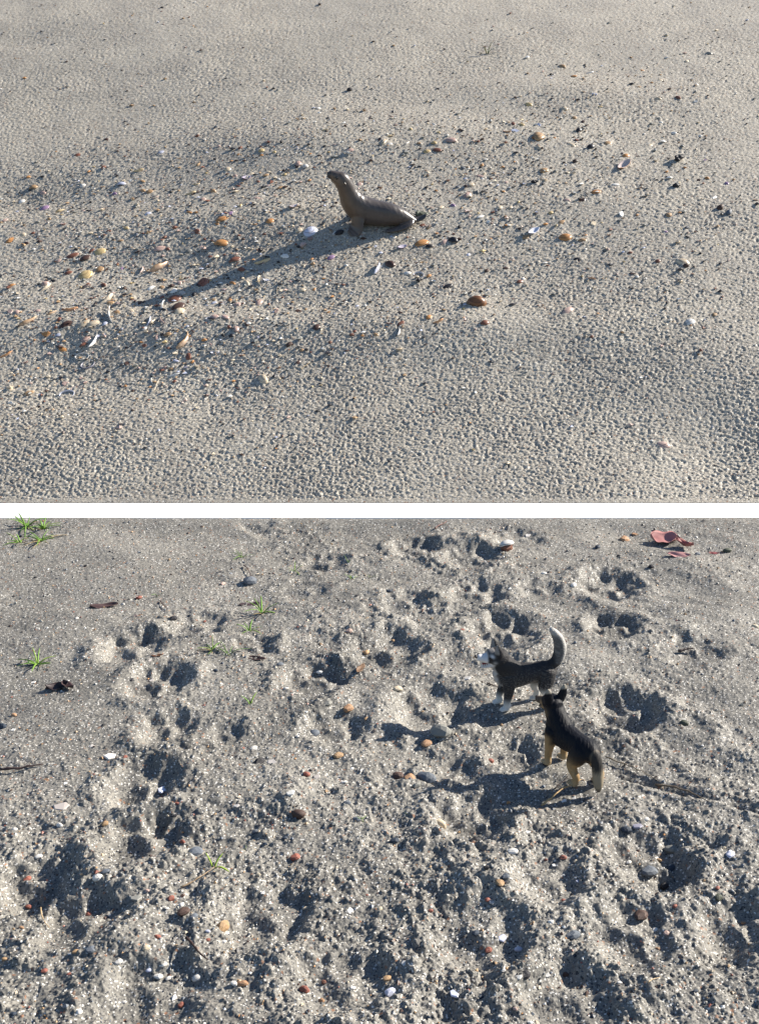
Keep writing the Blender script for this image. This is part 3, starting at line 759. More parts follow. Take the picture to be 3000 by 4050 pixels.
def build_ground():
    # lower sand
    py = np.arange(4230, 2058, -2.6)
    ys = 0.5 / np.tan(PITCH + np.arctan((py - 2025) / FPX))
    near = -np.geomspace(0.02, 30, 22)[::-1] + ys[0]
    ys = np.concatenate([near, ys, [YB0, YB0 + 0.004, YB0 + 0.03, YB1 + 0.03]])
    D = np.maximum(ys * CP + 0.5 * SP, 0.70)
    us = columns(770, 1.07, 60)
    x = us[None, :] * (D * 1500 / FPX)[:, None]
    y = np.broadcast_to(ys[:, None], x.shape)
    z = low_h(x.ravel(), y.ravel()).reshape(x.shape)
    co = np.stack([x, y, z], -1).reshape(-1, 3)
    add_obj('ground', mesh_np('ground', co, grid_faces(*x.shape)), M_LOW, kind='structure')
    # upper slope
    py = np.arange(1999, -110, -2.05)
    _, ys = plane_hit(np.zeros(len(py)), py, True)
    ys = np.concatenate([[YB1, YB1 + .001], ys[ys > YB1 + .0015], ys[-1] + np.geomspace(0.02, 60, 34)])
    D = ys * CP + (0.5 - up_base(np.minimum(ys, 5.0))) * SP
    us = columns(660, 1.07, 40)
    x = us[None, :] * (D * 1500 / FPX)[:, None]
    y = np.broadcast_to(ys[:, None], x.shape)
    z = up_h(x.ravel(), y.ravel()).reshape(x.shape)
    co = np.stack([x, y, z], -1).reshape(-1, 3)
    add_obj('sand_slope', mesh_np('sand_slope', co, grid_faces(*x.shape)), M_UP, kind='structure')
build_ground()

# added, made-up white board filling the blank gap between the two sands
def build_divider():
    m, n, l, b = new_mat('divider_white', 0.6, 0.3)
    nz = N(n, 'ShaderNodeTexNoise', Scale=30.0, Detail=4.0)
    r = ramp(n, [(0.3, (0.86, 0.86, 0.86)), (0.7, (0.90, 0.90, 0.90))]); l.new(nz.outputs[0], r.inputs[0]); l.new(r.outputs[0], b.inputs['Base Color'])
    w, y0, y1, zt, zb, c = 2.6, YB0, YB1 + 0.002, 0.0035, -0.012, 0.0006
    prof = [(y0, zb), (y0, zt - c), (y0 + c, zt), (y1 - c, zt), (y1, zt - c), (y1, zb)]
    co = [(x, y, z) for x in (-w, w) for (y, z) in prof]
    k = len(prof)
    me = bpy.data.meshes.new('white_divider')
    faces = [(i, (i + 1) % k, k + (i + 1) % k, k + i) for i in range(k)] + [tuple(range(k - 1, -1, -1)), tuple(range(k, 2 * k))]
    me.from_pydata(co, [], faces); me.update()
    add_obj('divider', me, m, label='long flat white board lying straight across between the two stretches of sand', category='divider')
build_divider()

# ------------------------------------------------------------------ placing and describing the small things
MARKS_UP = [('toy sea lion', 1480, 800), ('biggest brown shell', 1882, 1195), ('biggest black shell', 1768, 1131), ('ribbed white shell', 1610, 1079),
 ('biggest sand-filled shell', 264, 1553), ('long violet mussel', 2464, 653), ('spiky charcoal lump', 2679, 631), ('round charcoal lump', 2110, 720),
 ('upright tan shell', 2130, 538), ('lone bottom shell', 1040, 1500), ('orange fan shell', 877, 960), ('half-open black shell', 702, 1218),
 ('long golden shell', 336, 1087), ('open pink shell', 1160, 816), ('lone pale shell', 2622, 1758), ('glossy olive shell', 2304, 950), ('long cream mussel', 2699, 1034),
 ('far green sprout', 1925, 195), ('blue open shell', 850, 1393), ('violet open shell', 1590, 977), ('big pink shell', 1781, 552), ('two-tone stone', 2670, 735)]
MARKS_LOW = [('toy husky', 2060, 2660), ('toy shepherd', 2240, 2930), ('big grass tuft', 130, 2110), ('large red leaf', 2640, 2140), ('dark curled leaf', 240, 2720),
 ('cream stone', 1738, 3254), ('grey slate chip', 1741, 2899), ('white-topped brown stone', 2004, 2155), ('two-bladed sprout', 850, 3415), ('pale purple flake', 241, 3188),
 ('sharp white flake', 436, 2985), ('orange-brown stone', 1376, 2811), ('cracked clod', 2600, 3350), ('speckled brown pebble', 1180, 3221), ('largest red chip', 1203, 3913),
 ('lone yellow pebble', 2984, 2475), ('square white chip', 627, 3864), ('white pebble pair', 2027, 3363), ('sunken grey block', 772, 3368), ('long tan pebble', 881, 3663),
 ('split white flake', 1543, 3917), ('left grass tuft', 150, 2605), ('smooth cream pebble', 1571, 2725), ('lower right brown stone', 2535, 3613)]
SPECIAL = {  # (px, py): label
 (1882, 1195): 'largest shell of all, glossy banded brown and orange, near the middle of the slope', (1768, 1131): 'biggest blue black shell with white scratches, left behind the largest brown shell',
 (1610, 1079): 'round white ribbed shell beside the black jagged lump', (264, 1553): 'biggest sand-filled shell, a bluish white oval rim at the lower left',
 (2464, 653): 'long mussel shell lying open with violet inside and orange edge', (2679, 631): 'biggest spiky black charcoal lump standing at the upper right',
 (2110, 720): 'round black charcoal lump touching a cream shell', (2130, 538): 'upright pointed tan shell with an orange flake at its foot',
 (1040, 1500): 'lone white pointed shell lying lowest below the shell patch', (877, 960): 'long orange fan shell with stripes, left of the toy sea lion',
 (702, 1218): 'large black half-open shell over a cream one at the left', (336, 1087): 'long golden yellow shell with a dark shaded side at the left',
 (1160, 816): 'open shell with pink inside and white rim, left of the toy sea lion', (2622, 1758): 'lone pale pink shell on the bare sand at the lower right of the slope',
 (2304, 950): 'glossy olive brown shell like a pebble, right of the toy sea lion', (2699, 1034): 'long cream and orange mussel at the right edge of the patch',
 (1738, 3254): 'biggest cream translucent stone in a deep hollow', (1741, 2899): 'largest grey slate chip left of the toy shepherd', (2004, 2137): 'white shell lying on top of a reddish brown stone',
 (2004, 2163): 'reddish brown stone under a white shell near the white board', (1180, 3221): 'long speckled brown pebble in the middle left of the trodden sand',
 (2984, 2475): 'lone pale yellow pebble at the right edge', (881, 3663): 'long tan pebble lying above white chips', (772, 3368): 'grey block sunk in a dark hole',
 (1376, 2811): 'orange-brown angular stone on top of a small clod', (1571, 2725): 'smooth cream pebble left of the toy husky'}
KW = {'v': 'shell', 'c': 'open shell', 'r': 'sand-filled shell', 's': 'shell sliver', 'f': 'flat flake', 'p': 'pebble', 'a': 'angular stone', 'k': 'jagged lump', 't': 'thin stalk'}

def describe(items):
    groups = {}
    for it in items:
        key = (round(it['px']), round(it['py']))
        sp = [v for k, v in SPECIAL.items() if abs(k[0] - it['px']) < 5 and abs(k[1] - it['py']) < 5 and it['len'] > 30 or (k == (1040, 1500) and key == k)]
        it['label'] = sp[0] if sp else None
        if sp:
            for k in list(SPECIAL):
                if SPECIAL[k] == sp[0]:
                    del SPECIAL[k]
            continue
        marks = MARKS_UP if it['up'] else MARKS_LOW
        cand = sorted((math.hypot(it['px'] - m[1], (it['py'] - m[2]) * 1.3), m) for m in marks)
        cand = [c for c in cand if c[0] > 12]
        dist, m = cand[0]
        dx, dy = it['px'] - m[1], it['py'] - m[2]
        if abs(dy) < 0.4 * abs(dx): d = 'left of' if dx < 0 else 'right of'
        elif abs(dx) < 0.4 * abs(dy): d = 'straight behind' if dy < 0 else 'in front of'
        else: d = ('behind left of' if dx < 0 else 'behind right of') if dy < 0 else ('in front left of' if dx < 0 else 'in front right of')
        ln = it['len']
        size = 'tiny' if ln < 17 else 'small' if ln < 27 else 'mid-sized' if ln < 42 else 'large'
        it['size'] = size
        it['dist'] = dist
        it['base'] = '%s %s %s %s the %s' % (size, COLOURS[it['c']][1], KW[it['t']], d, m[0])
        groups.setdefault(it['base'], []).append(it)
    ordn = ['nearest', 'second nearest', 'third nearest', 'fourth nearest', 'fifth nearest', 'sixth nearest', 'seventh nearest', 'eighth nearest', 'ninth nearest']
    for b, g in groups.items():
        g.sort(key=lambda i: i['dist'])
        for k, it in enumerate(g):
            it['label'] = b if len(g) == 1 else b + ', ' + ordn[min(k, 8)]

describe(ITEMS)
def slope_angle(y):
    return math.atan(float(up_base(y + .01) - up_base(y - .01)) / .02)

def image_frame(up):
    """how much a length along world y shortens in the picture"""
    return 0.47 if up else 0.54

def world_dir(ang, up):
    sv = image_frame(up)
    b = math.atan2(math.sin(R(ang)) / sv, math.cos(R(ang)))
    return b, math.hypot(math.cos(b), math.sin(b) * sv)

STONE_TOP = [0, 0, 0]
def place_items():
    for up in (True, False):
        its = [i for i in ITEMS if i['up'] == up]
        xs, ys, zs, ds = hit([i['px'] for i in its], [i['py'] + i['len'] * 0.12 for i in its], up)
        for i, x, y, z, d in zip(its, xs, ys, zs, ds):
            ang = i['ang'] if i['ang'] is not None else rng.uniform(-12, 28)
            b, pl = world_dir(ang, up)
            if i['t'] in 'vcrfpak':
                pl = max(pl, .78)
            L = i['len'] * d / FPX / pl
            if i['t'] in 'vc' and i['len'] < 45:
                L *= 0.92
            t = i['t']
            pool = {'v': V_M, 'c': V_M, 'r': R_M, 's': S_M, 'f': F_M, 'p': (P_M if up or rng.random() < .45 else P_S), 'a': P_S, 'k': K_M, 't': T_M}[t]
            me = rng.choice(pool)
            if t == 'a': L *= 1.05
            if t == 'p' and not up: L *= .92
            name = KINDS[t][0]
            o = bpy.data.objects.new(name, me); COL.objects.link(o)
            c = COLOURS[i['c']][0]
            if not up and t == 'p' and i['c'] == 'D':
                me = rng.choice(P_S)
            if not up and i['c'] in 'OY':
                c = (c[0] * .85, c[1] * 1.0, c[2] * 1.5)
            k = 1 + rng.uniform(-.15, .12)
            o.color = (c[0] * k, c[1] * k, c[2] * k, 1)
            tilt = Matrix.Rotation(R(rng.uniform(-14, 14)), 4, 'X') @ Matrix.Rotation(R(rng.uniform(-8, 8)), 4, 'Y')
            hz = -0.03
            sc = (L, L, L)
            if t == 'v':
                sc = (L, L, L * {'U': 1.7, 'K': 1.35, 'N': 1.2}.get(i['c'], rng.uniform(.8, 1.25))); hz = -0.10; tilt = tilt @ Matrix.Rotation(R(rng.uniform(-12, 14)), 4, 'X')
            if t == 'c':
                tilt = tilt @ Matrix.Rotation(R(180 - 12), 4, 'X'); hz = 0.16
            if t == 'r':
                hz = 0.01; tilt = Matrix.Rotation(R(rng.uniform(-5, 9)), 4, 'X')
            if t == 's':
                hz = 0.01
            if t == 'f':
                hz = 0.05; tilt = tilt @ Matrix.Rotation(R(rng.uniform(5, 30)), 4, 'X')
            if t in 'pa':
                hz = 0.08; sc = (L, L * rng.uniform(.8, 1.1), L * rng.uniform(.8, 1.15)); b += rng.uniform(-.3, .3)
            if t == 'k': hz = 0.13
            if t == 't': hz = 0.01
            rot = Matrix.Rotation(b, 4, 'Z') @ tilt
            if up:
                rot = Matrix.Rotation(slope_angle(float(y)), 4, 'X') @ rot
            n = Vector((0, -math.sin(slope_angle(float(y))), math.cos(slope_angle(float(y))))) if up else Vector((0, 0, 1))
            o.matrix_world = Matrix.Translation(Vector((x, y, z)) + n * (hz * L)) @ rot @ Matrix.Diagonal((*sc, 1))
            o['label'] = i['label']; o['category'] = CATS[name]
            o['group'] = {'seashell': 'seashells strewn over the rain-pitted slope', 'shell_shard': 'shell slivers strewn over the slope', 'shell_chip': 'flat broken flakes lying on the sand',
                          'pebble': 'pebbles lying on the sand', 'charcoal_lump': 'black jagged lumps on the slope', 'straw': 'thin stalks lying on the slope'}[name]
            if i['label'] and i['label'].startswith('white shell lying on top'):
                o.matrix_world = Matrix.Translation((STONE_TOP[0], STONE_TOP[1], STONE_TOP[2])) @ rot @ Matrix.Diagonal((*sc, 1))
            if i['label'] and i['label'].startswith('reddish brown stone under'):
                STONE_TOP[:] = [x, y, z + L * .27]
            i['xyz'] = (x, y, z, L)
# little heaps of sand gather behind the larger shells
place_items()

# ------------------------------------------------------------------ grit nobody could count
def grit(name, pts, sizes, cols, label, seed, shape=(1, .8, .6)):
    r = np.random.RandomState(seed)
    n = len(pts)
    base = np.array([(1, 0, 0), (-1, 0, 0), (0, 1, 0), (0, -1, 0), (0, 0, 1), (0, 0, -1)], float) * shape
    f = np.array([(0, 2, 4), (2, 1, 4), (1, 3, 4), (3, 0, 4), (2, 0, 5), (1, 2, 5), (3, 1, 5), (0, 3, 5)])
    a = r.rand(n) * 6.28; ca, sa = np.cos(a), np.sin(a)
    v = base[None] * (1 + 0.5 * (r.rand(n, 6, 1) - .5)) + 0.25 * (r.rand(n, 6, 3) - .5)
    x = v[..., 0] * ca[:, None] - v[..., 1] * sa[:, None]; y = v[..., 0] * sa[:, None] + v[..., 1] * ca[:, None]
    v = np.stack([x, y, v[..., 2]], -1) * sizes[:, None, None] * 0.5 + pts[:, None, :]
    faces = (f[None] + 6 * np.arange(n)[:, None, None]).reshape(-1, 3)
    me = mesh_np(name, v.reshape(-1, 3), faces, False)
    at = me.attributes.new('paint', 'FLOAT_COLOR', 'POINT')
    c4 = np.concatenate([np.repeat(cols, 6, 0), np.ones((6 * n, 1))], 1).astype(np.float32)
    at.data.foreach_set('color', c4.ravel())
    m = paint_mat(name + '_mineral', 0.5, 0.4)
    add_obj(name, me, m, label=label, category='grit', kind='stuff')

def grit_cols(n, r, keys, ps):
    idx = r.choice(len(keys), n, p=np.array(ps) / sum(ps))
    base = np.array([COLOURS[k][0] for k in keys])[idx]
    return base * (0.75 + 0.5 * r.rand(n, 1))

def place_grit():
    r = np.random.RandomState(5)
    n = 30000
    y = 0.50 + (YB0 - 0.51) * r.rand(n); x = (r.rand(n) - .5) * 2 * (y * CP + .17) * .345
    keep = r.rand(n) < np.clip(0.35 + 0.55 * rough_map(x, y), 0.2, 1)
    x, y = x[keep], y[keep]; n = len(x)
    s = 0.00125 * np.exp(0.45 * r.randn(n)) * (1 + .25 * smooth(.8, 1.2, y)); s = np.clip(s, 0.0006, 0.0045)
    z = low_h(x, y) + s * 0.12
    grit('coarse_grit', np.stack([x, y, z], 1), s, grit_cols(n, r, 'LKSGTWDOCN', (14, 14, 14, 28, 12, 6, 2.5, 1, 5, 8)), 'fine dark, white and red grit strewn over the trodden sand', 6)
    # shell grit on the slope follows the patch of shells
    P = np.array([i['xyz'][:2] for i in ITEMS if i['up']])
    n = 9500
    c = P[r.randint(len(P), size=n)]
    q = c + r.randn(n, 2) * np.array([0.075, 0.075])
    wide = r.rand(n) < 0.22
    yy = YB1 + 0.05 + 2.1 * r.rand(n); xx = (r.rand(n) - .5) * 2 * (yy * CP + .2) * .34
    q[wide] = np.stack([xx, yy], 1)[wide]
    q = q[(q[:, 1] > YB1 + .02)]; n = len(q)
    s = np.clip(0.0036 * np.exp(0.42 * r.randn(n)), 0.0018, 0.011)
    z = up_h(q[:, 0], q[:, 1]) + s * 0.15
    grit('shell_grit', np.column_stack([q, z]), s, grit_cols(n, r, 'KNWCTRPOGBY', (22, 18, 9, 12, 14, 6, 6, 2, 20, 3, 2)), 'fine dark and pale shell grit strewn among the shells', 8, (1.2, .8, .45))
place_grit()

# ------------------------------------------------------------------ stalks, bark, leaves, grass
def place_stalks():
    for k, (x0, y0, x1, y1, th, c, lab, _) in enumerate(STALKS):
        X, Y, Z, D = hit([x0, (x0 + x1) / 2, x1], [y0, (y0 + y1) / 2, y1], False)
        a, b = Vector((X[0], Y[0], Z[0])), Vector((X[2], Y[2], Z[2]))
        L = (b - a).length
        rad = th * D[1] / FPX / 2 / L
        me = straw_mesh('stalk', k + 11, rad, 0.05)
        o = bpy.data.objects.new('root' if 'root' in lab else 'twig' if 'twig' in lab else 'straw', me); COL.objects.link(o)
        xa = (b - a).normalized(); za = Vector((0, 0, 1)); ya = za.cross(xa).normalized(); za = xa.cross(ya)
        M = Matrix((xa, ya, za)).transposed().to_4x4()
        mid = (a + b) / 2; mid.z = max(mid.z, Z[1]) + th * D[1] / FPX * 0.3
        o.matrix_world = Matrix.Translation(mid) @ M @ Matrix.Scale(L, 4)
        o.color = (*c, 1)
        o['label'] = lab; o['category'] = 'twig'; o['group'] = 'stalks and twigs lying on the trodden sand'
place_stalks()

def leaf_mesh(name, ratio, curl, seed, torn=0.0):
    """a dry leaf: irregular outline, curled, with thickness and a midrib"""
    r = random.Random(seed)
    nu, nv = 16, 9; top = []
    ph = [r.uniform(0, 6) for _ in range(4)]
    for i in range(nu + 1):
        t = i / nu
        w = (math.sin(math.pi * (0.04 + .92 * t)) ** 0.7) * ratio * 0.5
        w1 = w * (1 + torn * math.sin(9 * t + ph[0]) * .5); w2 = w * (1 + torn * math.sin(12 * t + ph[1]) * .6)
        for j in range(nv + 1):
            s = j / nv * 2 - 1
            y = s * (w1 if s > 0 else w2)
            z = curl * (s * s * ratio * .6 + 0.35 * (2 * t - 1) ** 2) + 0.02 * math.sin(8 * t + 3 * s + ph[2]) - 0.012 * math.exp(-(s / .12) ** 2)
            top.append((t - .5 + 0.03 * math.sin(5 * s + ph[3]), y, z))
    n = len(top)
    co = top + [(x, y, z - 0.014) for (x, y, z) in top]
    f = []
    W = nv + 1
    for i in range(nu):
        for j in range(nv):
            a, b, c, d = i * W + j, i * W + j + 1, (i + 1) * W + j + 1, (i + 1) * W + j
            f.append((a, d, c, b)); f.append((n + a, n + b, n + c, n + d))
    edge = [j for j in range(W)] + [i * W + nv for i in range(1, nu + 1)] + [nu * W + j for j in range(nv - 1, -1, -1)] + [i * W for i in range(nu - 1, 0, -1)]
    for i in range(len(edge)):
        a, b = edge[i], edge[(i + 1) % len(edge)]
        f.append((a, b, n + b, n + a))
    me = mesh_np(name, co, f)
    me.materials.append(M_PLANT)
    return me

def place_leaf(px, py, ln, ang, ratio, curl, c, lab, seed, name='leaf', tilt=0, lift=0.05, torn=.3):
    x, y, z, d = [float(v[0]) for v in hit([px], [py], False)]
    b, pl = world_dir(ang, False)
    L = ln * d / FPX / pl
    o = bpy.data.objects.new(name, leaf_mesh(name, ratio, curl, seed, torn)); COL.objects.link(o)
    o.matrix_world = Matrix.Translation((x, y, z + lift * L)) @ Matrix.Rotation(b, 4, 'Z') @ Matrix.Rotation(R(tilt), 4, 'X') @ Matrix.Scale(L, 4)
    o.color = (*c, 1)
    o['label'] = lab; o['category'] = 'leaf' if name == 'leaf' else 'bark'
    o['group'] = 'dry leaves on the trodden sand' if name == 'leaf' else 'bark and leaf scraps on the trodden sand'
    return o
place_leaf(2622, 2143, 96, -10, 1.0, .25, (.42, .19, .18), 'large dry red leaf, the bigger left piece near the top right', 1, tilt=8, lift=.05)
place_leaf(2702, 2165, 62, -42, .45, .5, (.32, .11, .10), 'folded red leaf piece joined to the right of the large red leaf', 2, tilt=-10, lift=.1)
place_leaf(2682, 2200, 84, -8, .42, .15, (.45, .23, .22), 'narrow flat red leaf piece in front of the large red leaf', 3, tilt=16)
place_leaf(2822, 2191, 40, -4, .4, .2, (.33, .09, .09), 'small dark red leaf piece left of the olive pebble', 4, tilt=12)
place_leaf(225, 2725, 80, 12, .5, .35, (.035, .022, .024), 'dark purplish brown curled leaf, left half of the pair on the left sand', 5, tilt=12, lift=.06)
place_leaf(268, 2722, 60, -25, .5, .4, (.055, .03, .032), 'dark brown curled leaf, right half of the pair on the left sand', 6, tilt=-8, lift=.08)
for k, (px, py, ln, ang, c, lab) in enumerate(BARK):
    place_leaf(px, py, ln, ang, .34, .14, c, lab, 20 + k, 'bark_scrap', tilt=5, lift=.02)

def blade_mesh(name, seed, wid, bend):
    """a folded grass blade with a V-shaped section, one unit long, rising along z"""
    r = random.Random(seed); n = 8; co = []
    for i in range(n + 1):
        t = i / n
        w = wid * (0.75 + .5 * t) * (1 - t) ** 0.55 + 0.002
        x = bend * t * t; z = t * (1 - 0.28 * bend * t)
        for (yy, dd) in ((-w, 0), (0, -w * .5), (w, 0), (0, -w * .5 - .012)):
            co.append((x + dd, yy, z))
    f = []
    for i in range(n):
        for j in range(4):
            f.append((i * 4 + j, i * 4 + (j + 1) % 4, (i + 1) * 4 + (j + 1) % 4, (i + 1) * 4 + j))
    me = mesh_np(name, co, f); me.materials.append(M_PLANT)
    return me
BLADES = [blade_mesh('blade', s, w, b) for s, w, b in ((1, .040, .35), (2, .05, .7), (3, .035, .15), (4, .045, 1.0))]

def tuft(px, py, h_px, n, spread, lab, up=False, green=(.15, .30, .035), flat=0.0, seed=0):
    x, y, z, d = [float(v[0]) for v in hit([px], [py], up)]
    H = h_px * d / FPX / 0.86
    r = random.Random(seed + int(px))
    root = bpy.data.objects.new('grass_tuft' if n > 3 else 'grass_sprout', None); COL.objects.link(root)
    root.location = (x, y, z - 0.001); root.empty_display_size = 0.01
    root['label'] = lab; root['category'] = 'grass'; root['group'] = 'small green grass plants in the sand'
    for k in range(n):
        o = bpy.data.objects.new('blade', r.choice(BLADES)); COL.objects.link(o); o.parent = root
        az = 2 * math.pi * (k + r.random() * .7) / n
        lean = spread * (0.25 + 0.75 * r.random())
        L = H * r.uniform(.6, 1.1)
        o.location = (math.cos(az) * H * .06, math.sin(az) * H * .06, 0)
        o.rotation_euler = (0, R(lean), az)
        w = r.uniform(1.0, 1.7)
        o.scale = (L, L * w, L)
        g = r.uniform(.75, 1.35); yl = r.random() * .5 if r.random() < .35 else 0
        o.color = (green[0] * g + .22 * yl, green[1] * g + .12 * yl, green[2] * g + .04 * yl, 1)
        if n > 5 and r.random() < .22:      # a dried blade
            o.color = (.30, .23, .11, 1)
            o.rotation_euler = (0, R(min(80, lean + 25)), az)
    return root
tuft(105, 2085, 70, 16, 60, 'upper grass plant of the big tuft in the top left corner, under the white board')
tuft(170, 2092, 60, 14, 60, 'upper right grass plant of the big tuft near the white board', seed=1)
tuft(78, 2145, 62, 14, 65, 'lower left grass plant of the big tuft in the corner', seed=2)
tuft(165, 2140, 66, 16, 65, 'lower right grass plant of the big tuft in the corner', seed=3)
tuft(955, 2205, 46, 6, 35, 'small upright grass sprout alone on smooth sand below the board', seed=4)
tuft(1163, 2262, 36, 5, 45, 'small pale green sprout left of the far paw prints', seed=5)
tuft(1378, 2225, 30, 3, 25, 'tiny upright green sprout on the edge of a far paw print', seed=6)
tuft(1393, 2290, 34, 4, 45, 'tiny green sprout in front of a far paw print, left one of two', seed=7)
tuft(1462, 2285, 24, 3, 30, 'tiny green sprout in front of a far paw print, right one of two', seed=8)
tuft(621, 2358, 36, 2, 14, 'single thin green blade standing left of the dark bark strip', seed=9)
tuft(1035, 2425, 66, 9, 55, 'grass tuft with thin blades beside the dark flat leaf', seed=10)
tuft(985, 2495, 56, 7, 40, 'grass tuft with upright blades just in front of the thin-bladed one', seed=11)
tuft(840, 2575, 62, 12, 72, 'left half of the wide flat grass tuft between paw prints', seed=12, green=(.13, .23, .05))
tuft(905, 2590, 66, 12, 74, 'right half of the wide flat grass tuft between paw prints', seed=13, green=(.13, .23, .05))
tuft(150, 2628, 68, 15, 66, 'dense star-shaped grass tuft alone on the left sand', seed=14)
tuft(990, 2785, 56, 3, 10, 'tall single upright green sprout above the long paw print', seed=15, green=(.13, .28, .02))
tuft(1428, 3245, 30, 5, 45, 'tiny bright green sprout in the middle of the trodden sand', seed=16, green=(.16, .33, .03))
tuft(845, 3440, 84, 3, 32, 'bright yellow-green sprout of two long blades on lumpy sand', seed=17, green=(.24, .36, .03))
tuft(975, 3362, 22, 2, 60, 'tiny flat green blade right of the two-bladed sprout', seed=18, green=(.16, .30, .04))
tuft(1612, 3225, 20, 3, 50, 'tiny olive sprout left of the cream stone hollow', seed=19, green=(.12, .20, .05))
tuft(1925, 212, 52, 4, 16, 'lone thin green sprout far up on the pitted slope', up=True, seed=20, green=(.08, .11, .04))
tuft(1902, 208, 26, 2, 60, 'short bent dry blade at the left foot of the far green sprout', up=True, seed=21, green=(.10, .10, .05))

# ------------------------------------------------------------------ the toy animals
def catmull(P, n):
    P = np.asarray(P, float)
    Q = np.vstack([2 * P[0] - P[1], P, 2 * P[-1] - P[-2]])
    out = []
    for i in range(1, len(Q) - 2):
        for t in np.linspace(0, 1, n, endpoint=False):
            out.append(0.5 * (2 * Q[i] + (Q[i + 1] - Q[i - 1]) * t + (2 * Q[i - 1] - 5 * Q[i] + 4 * Q[i + 1] - Q[i + 2]) * t * t + (3 * (Q[i] - Q[i + 1]) + Q[i + 2] - Q[i - 1]) * t ** 3))
    out.append(P[-1])
    return np.array(out)

def loft(P, hint=(0, 1, 0), n=6, k=24):
    """tube through x, y, z, half-width along hint, half-height across it; rounded ends"""
    C = catmull(P, n)
    c = C[:, :3]; r = np.maximum(C[:, 3:5], 0.05)
    T = np.gradient(c, axis=0); T /= np.linalg.norm(T, axis=1)[:, None]
    rings = []
    def ring(ci, Ti, ra, rb):
        s = np.array(hint, float); s = s - Ti * s.dot(Ti); s /= np.linalg.norm(s)
        u = np.cross(Ti, s)
        a = np.linspace(0, 2 * math.pi, k, endpoint=False)
        return ci + np.cos(a)[:, None] * s * ra + np.sin(a)[:, None] * u * rb
    m = min(r[0])
    for q in (85, 60, 30):
        rings.append(ring(c[0] - T[0] * m * .8 * math.sin(R(q)), T[0], r[0, 0] * math.cos(R(q)), r[0, 1] * math.cos(R(q))))
    for i in range(len(c)):
        rings.append(ring(c[i], T[i], r[i, 0], r[i, 1]))
    m = min(r[-1])
    for q in (30, 60, 85):
        rings.append(ring(c[-1] + T[-1] * m * .8 * math.sin(R(q)), T[-1], r[-1, 0] * math.cos(R(q)), r[-1, 1] * math.cos(R(q))))
    V = np.vstack(rings)
    f = [tuple(x) for x in grid_faces(len(rings), k, True)]
    f += [tuple(range(k))[::-1], tuple(range(len(V) - k, len(V)))]
    return V, f

def fuse(name, lofts, voxel, smooth_it, mm=0.001):
    """all lofts become one continuous skin"""
    V, F, off = [], [], 0
    for v, f in lofts:
        V.append(v); F += [tuple(i + off for i in q) for q in f]; off += len(v)
    me = bpy.data.meshes.new(name); me.from_pydata(np.vstack(V).tolist(), [], F); me.update()
    o = bpy.data.objects.new(name, me); COL.objects.link(o)
    m = o.modifiers.new('r', 'REMESH'); m.mode = 'VOXEL'; m.voxel_size = voxel
    s = o.modifiers.new('s', 'CORRECTIVE_SMOOTH' if False else 'SMOOTH'); s.factor = 0.5; s.iterations = smooth_it
    dg = bpy.context.evaluated_depsgraph_get()
    out = bpy.data.meshes.new_from_object(o.evaluated_get(dg))
    bpy.data.objects.remove(o); bpy.data.meshes.remove(me)
    n = len(out.vertices)
    co = np.empty(n * 3, np.float32); out.vertices.foreach_get('co', co); co = co.reshape(-1, 3)
    nr = np.empty(n * 3, np.float32); out.vertices.foreach_get('normal', nr); nr = nr.reshape(-1, 3)
    out.polygons.foreach_set('use_smooth', [True] * len(out.polygons))
    return out, co.astype(float), nr.astype(float)

def finish(me, co, cols, mm=0.001):
    me.vertices.foreach_set('co', (co * mm).astype(np.float32).ravel())
    at = me.attributes.new('paint', 'FLOAT_COLOR', 'POINT')
    at.data.foreach_set('color', np.concatenate([np.clip(cols, 0, 1), np.ones((len(cols), 1))], 1).astype(np.float32).ravel())
    me.update()

def blend(c, m, col):
    m = np.clip(m, 0, 1)[:, None]
    return c * (1 - m) + np.array(col) * m

def ball(name, p, r, mat, parent, sc=(1, 1, 1)):
    import bmesh
    bm = bmesh.new(); bmesh.ops.create_uvsphere(bm, u_segments=16, v_segments=10, radius=r * 0.001)
    me = bpy.data.meshes.new(name); bm.to_mesh(me); bm.free()
    me.polygons.foreach_set('use_smooth', [True] * len(me.polygons))
    o = add_obj(name, me, mat, parent)
    o.location = Vector(p) * 0.001; o.scale = sc
    return o

def plain(name, col, rough=0.4, spec=0.5):
    m, n, l, b = new_mat(name, rough, spec)
    nz = N(n, 'ShaderNodeTexNoise', Scale=400.0, Detail=2.0)
    r = ramp(n, [(0.3, tuple(c * .85 for c in col)), (0.7, tuple(min(1, c * 1.12) for c in col))]); l.new(nz.outputs[0], r.inputs[0]); l.new(r.outputs[0], b.inputs['Base Color'])
    return m
M_EYE = plain('glossy_black', (.012, .010, .009), 0.12, .6)
M_NOSE = plain('matt_black_paint', (.02, .018, .018), 0.4)
M_RED = plain('tongue_paint', (.30, .05, .05), 0.3)
M_TOOTH = plain('tooth_paint', (.8, .78, .70), 0.3)

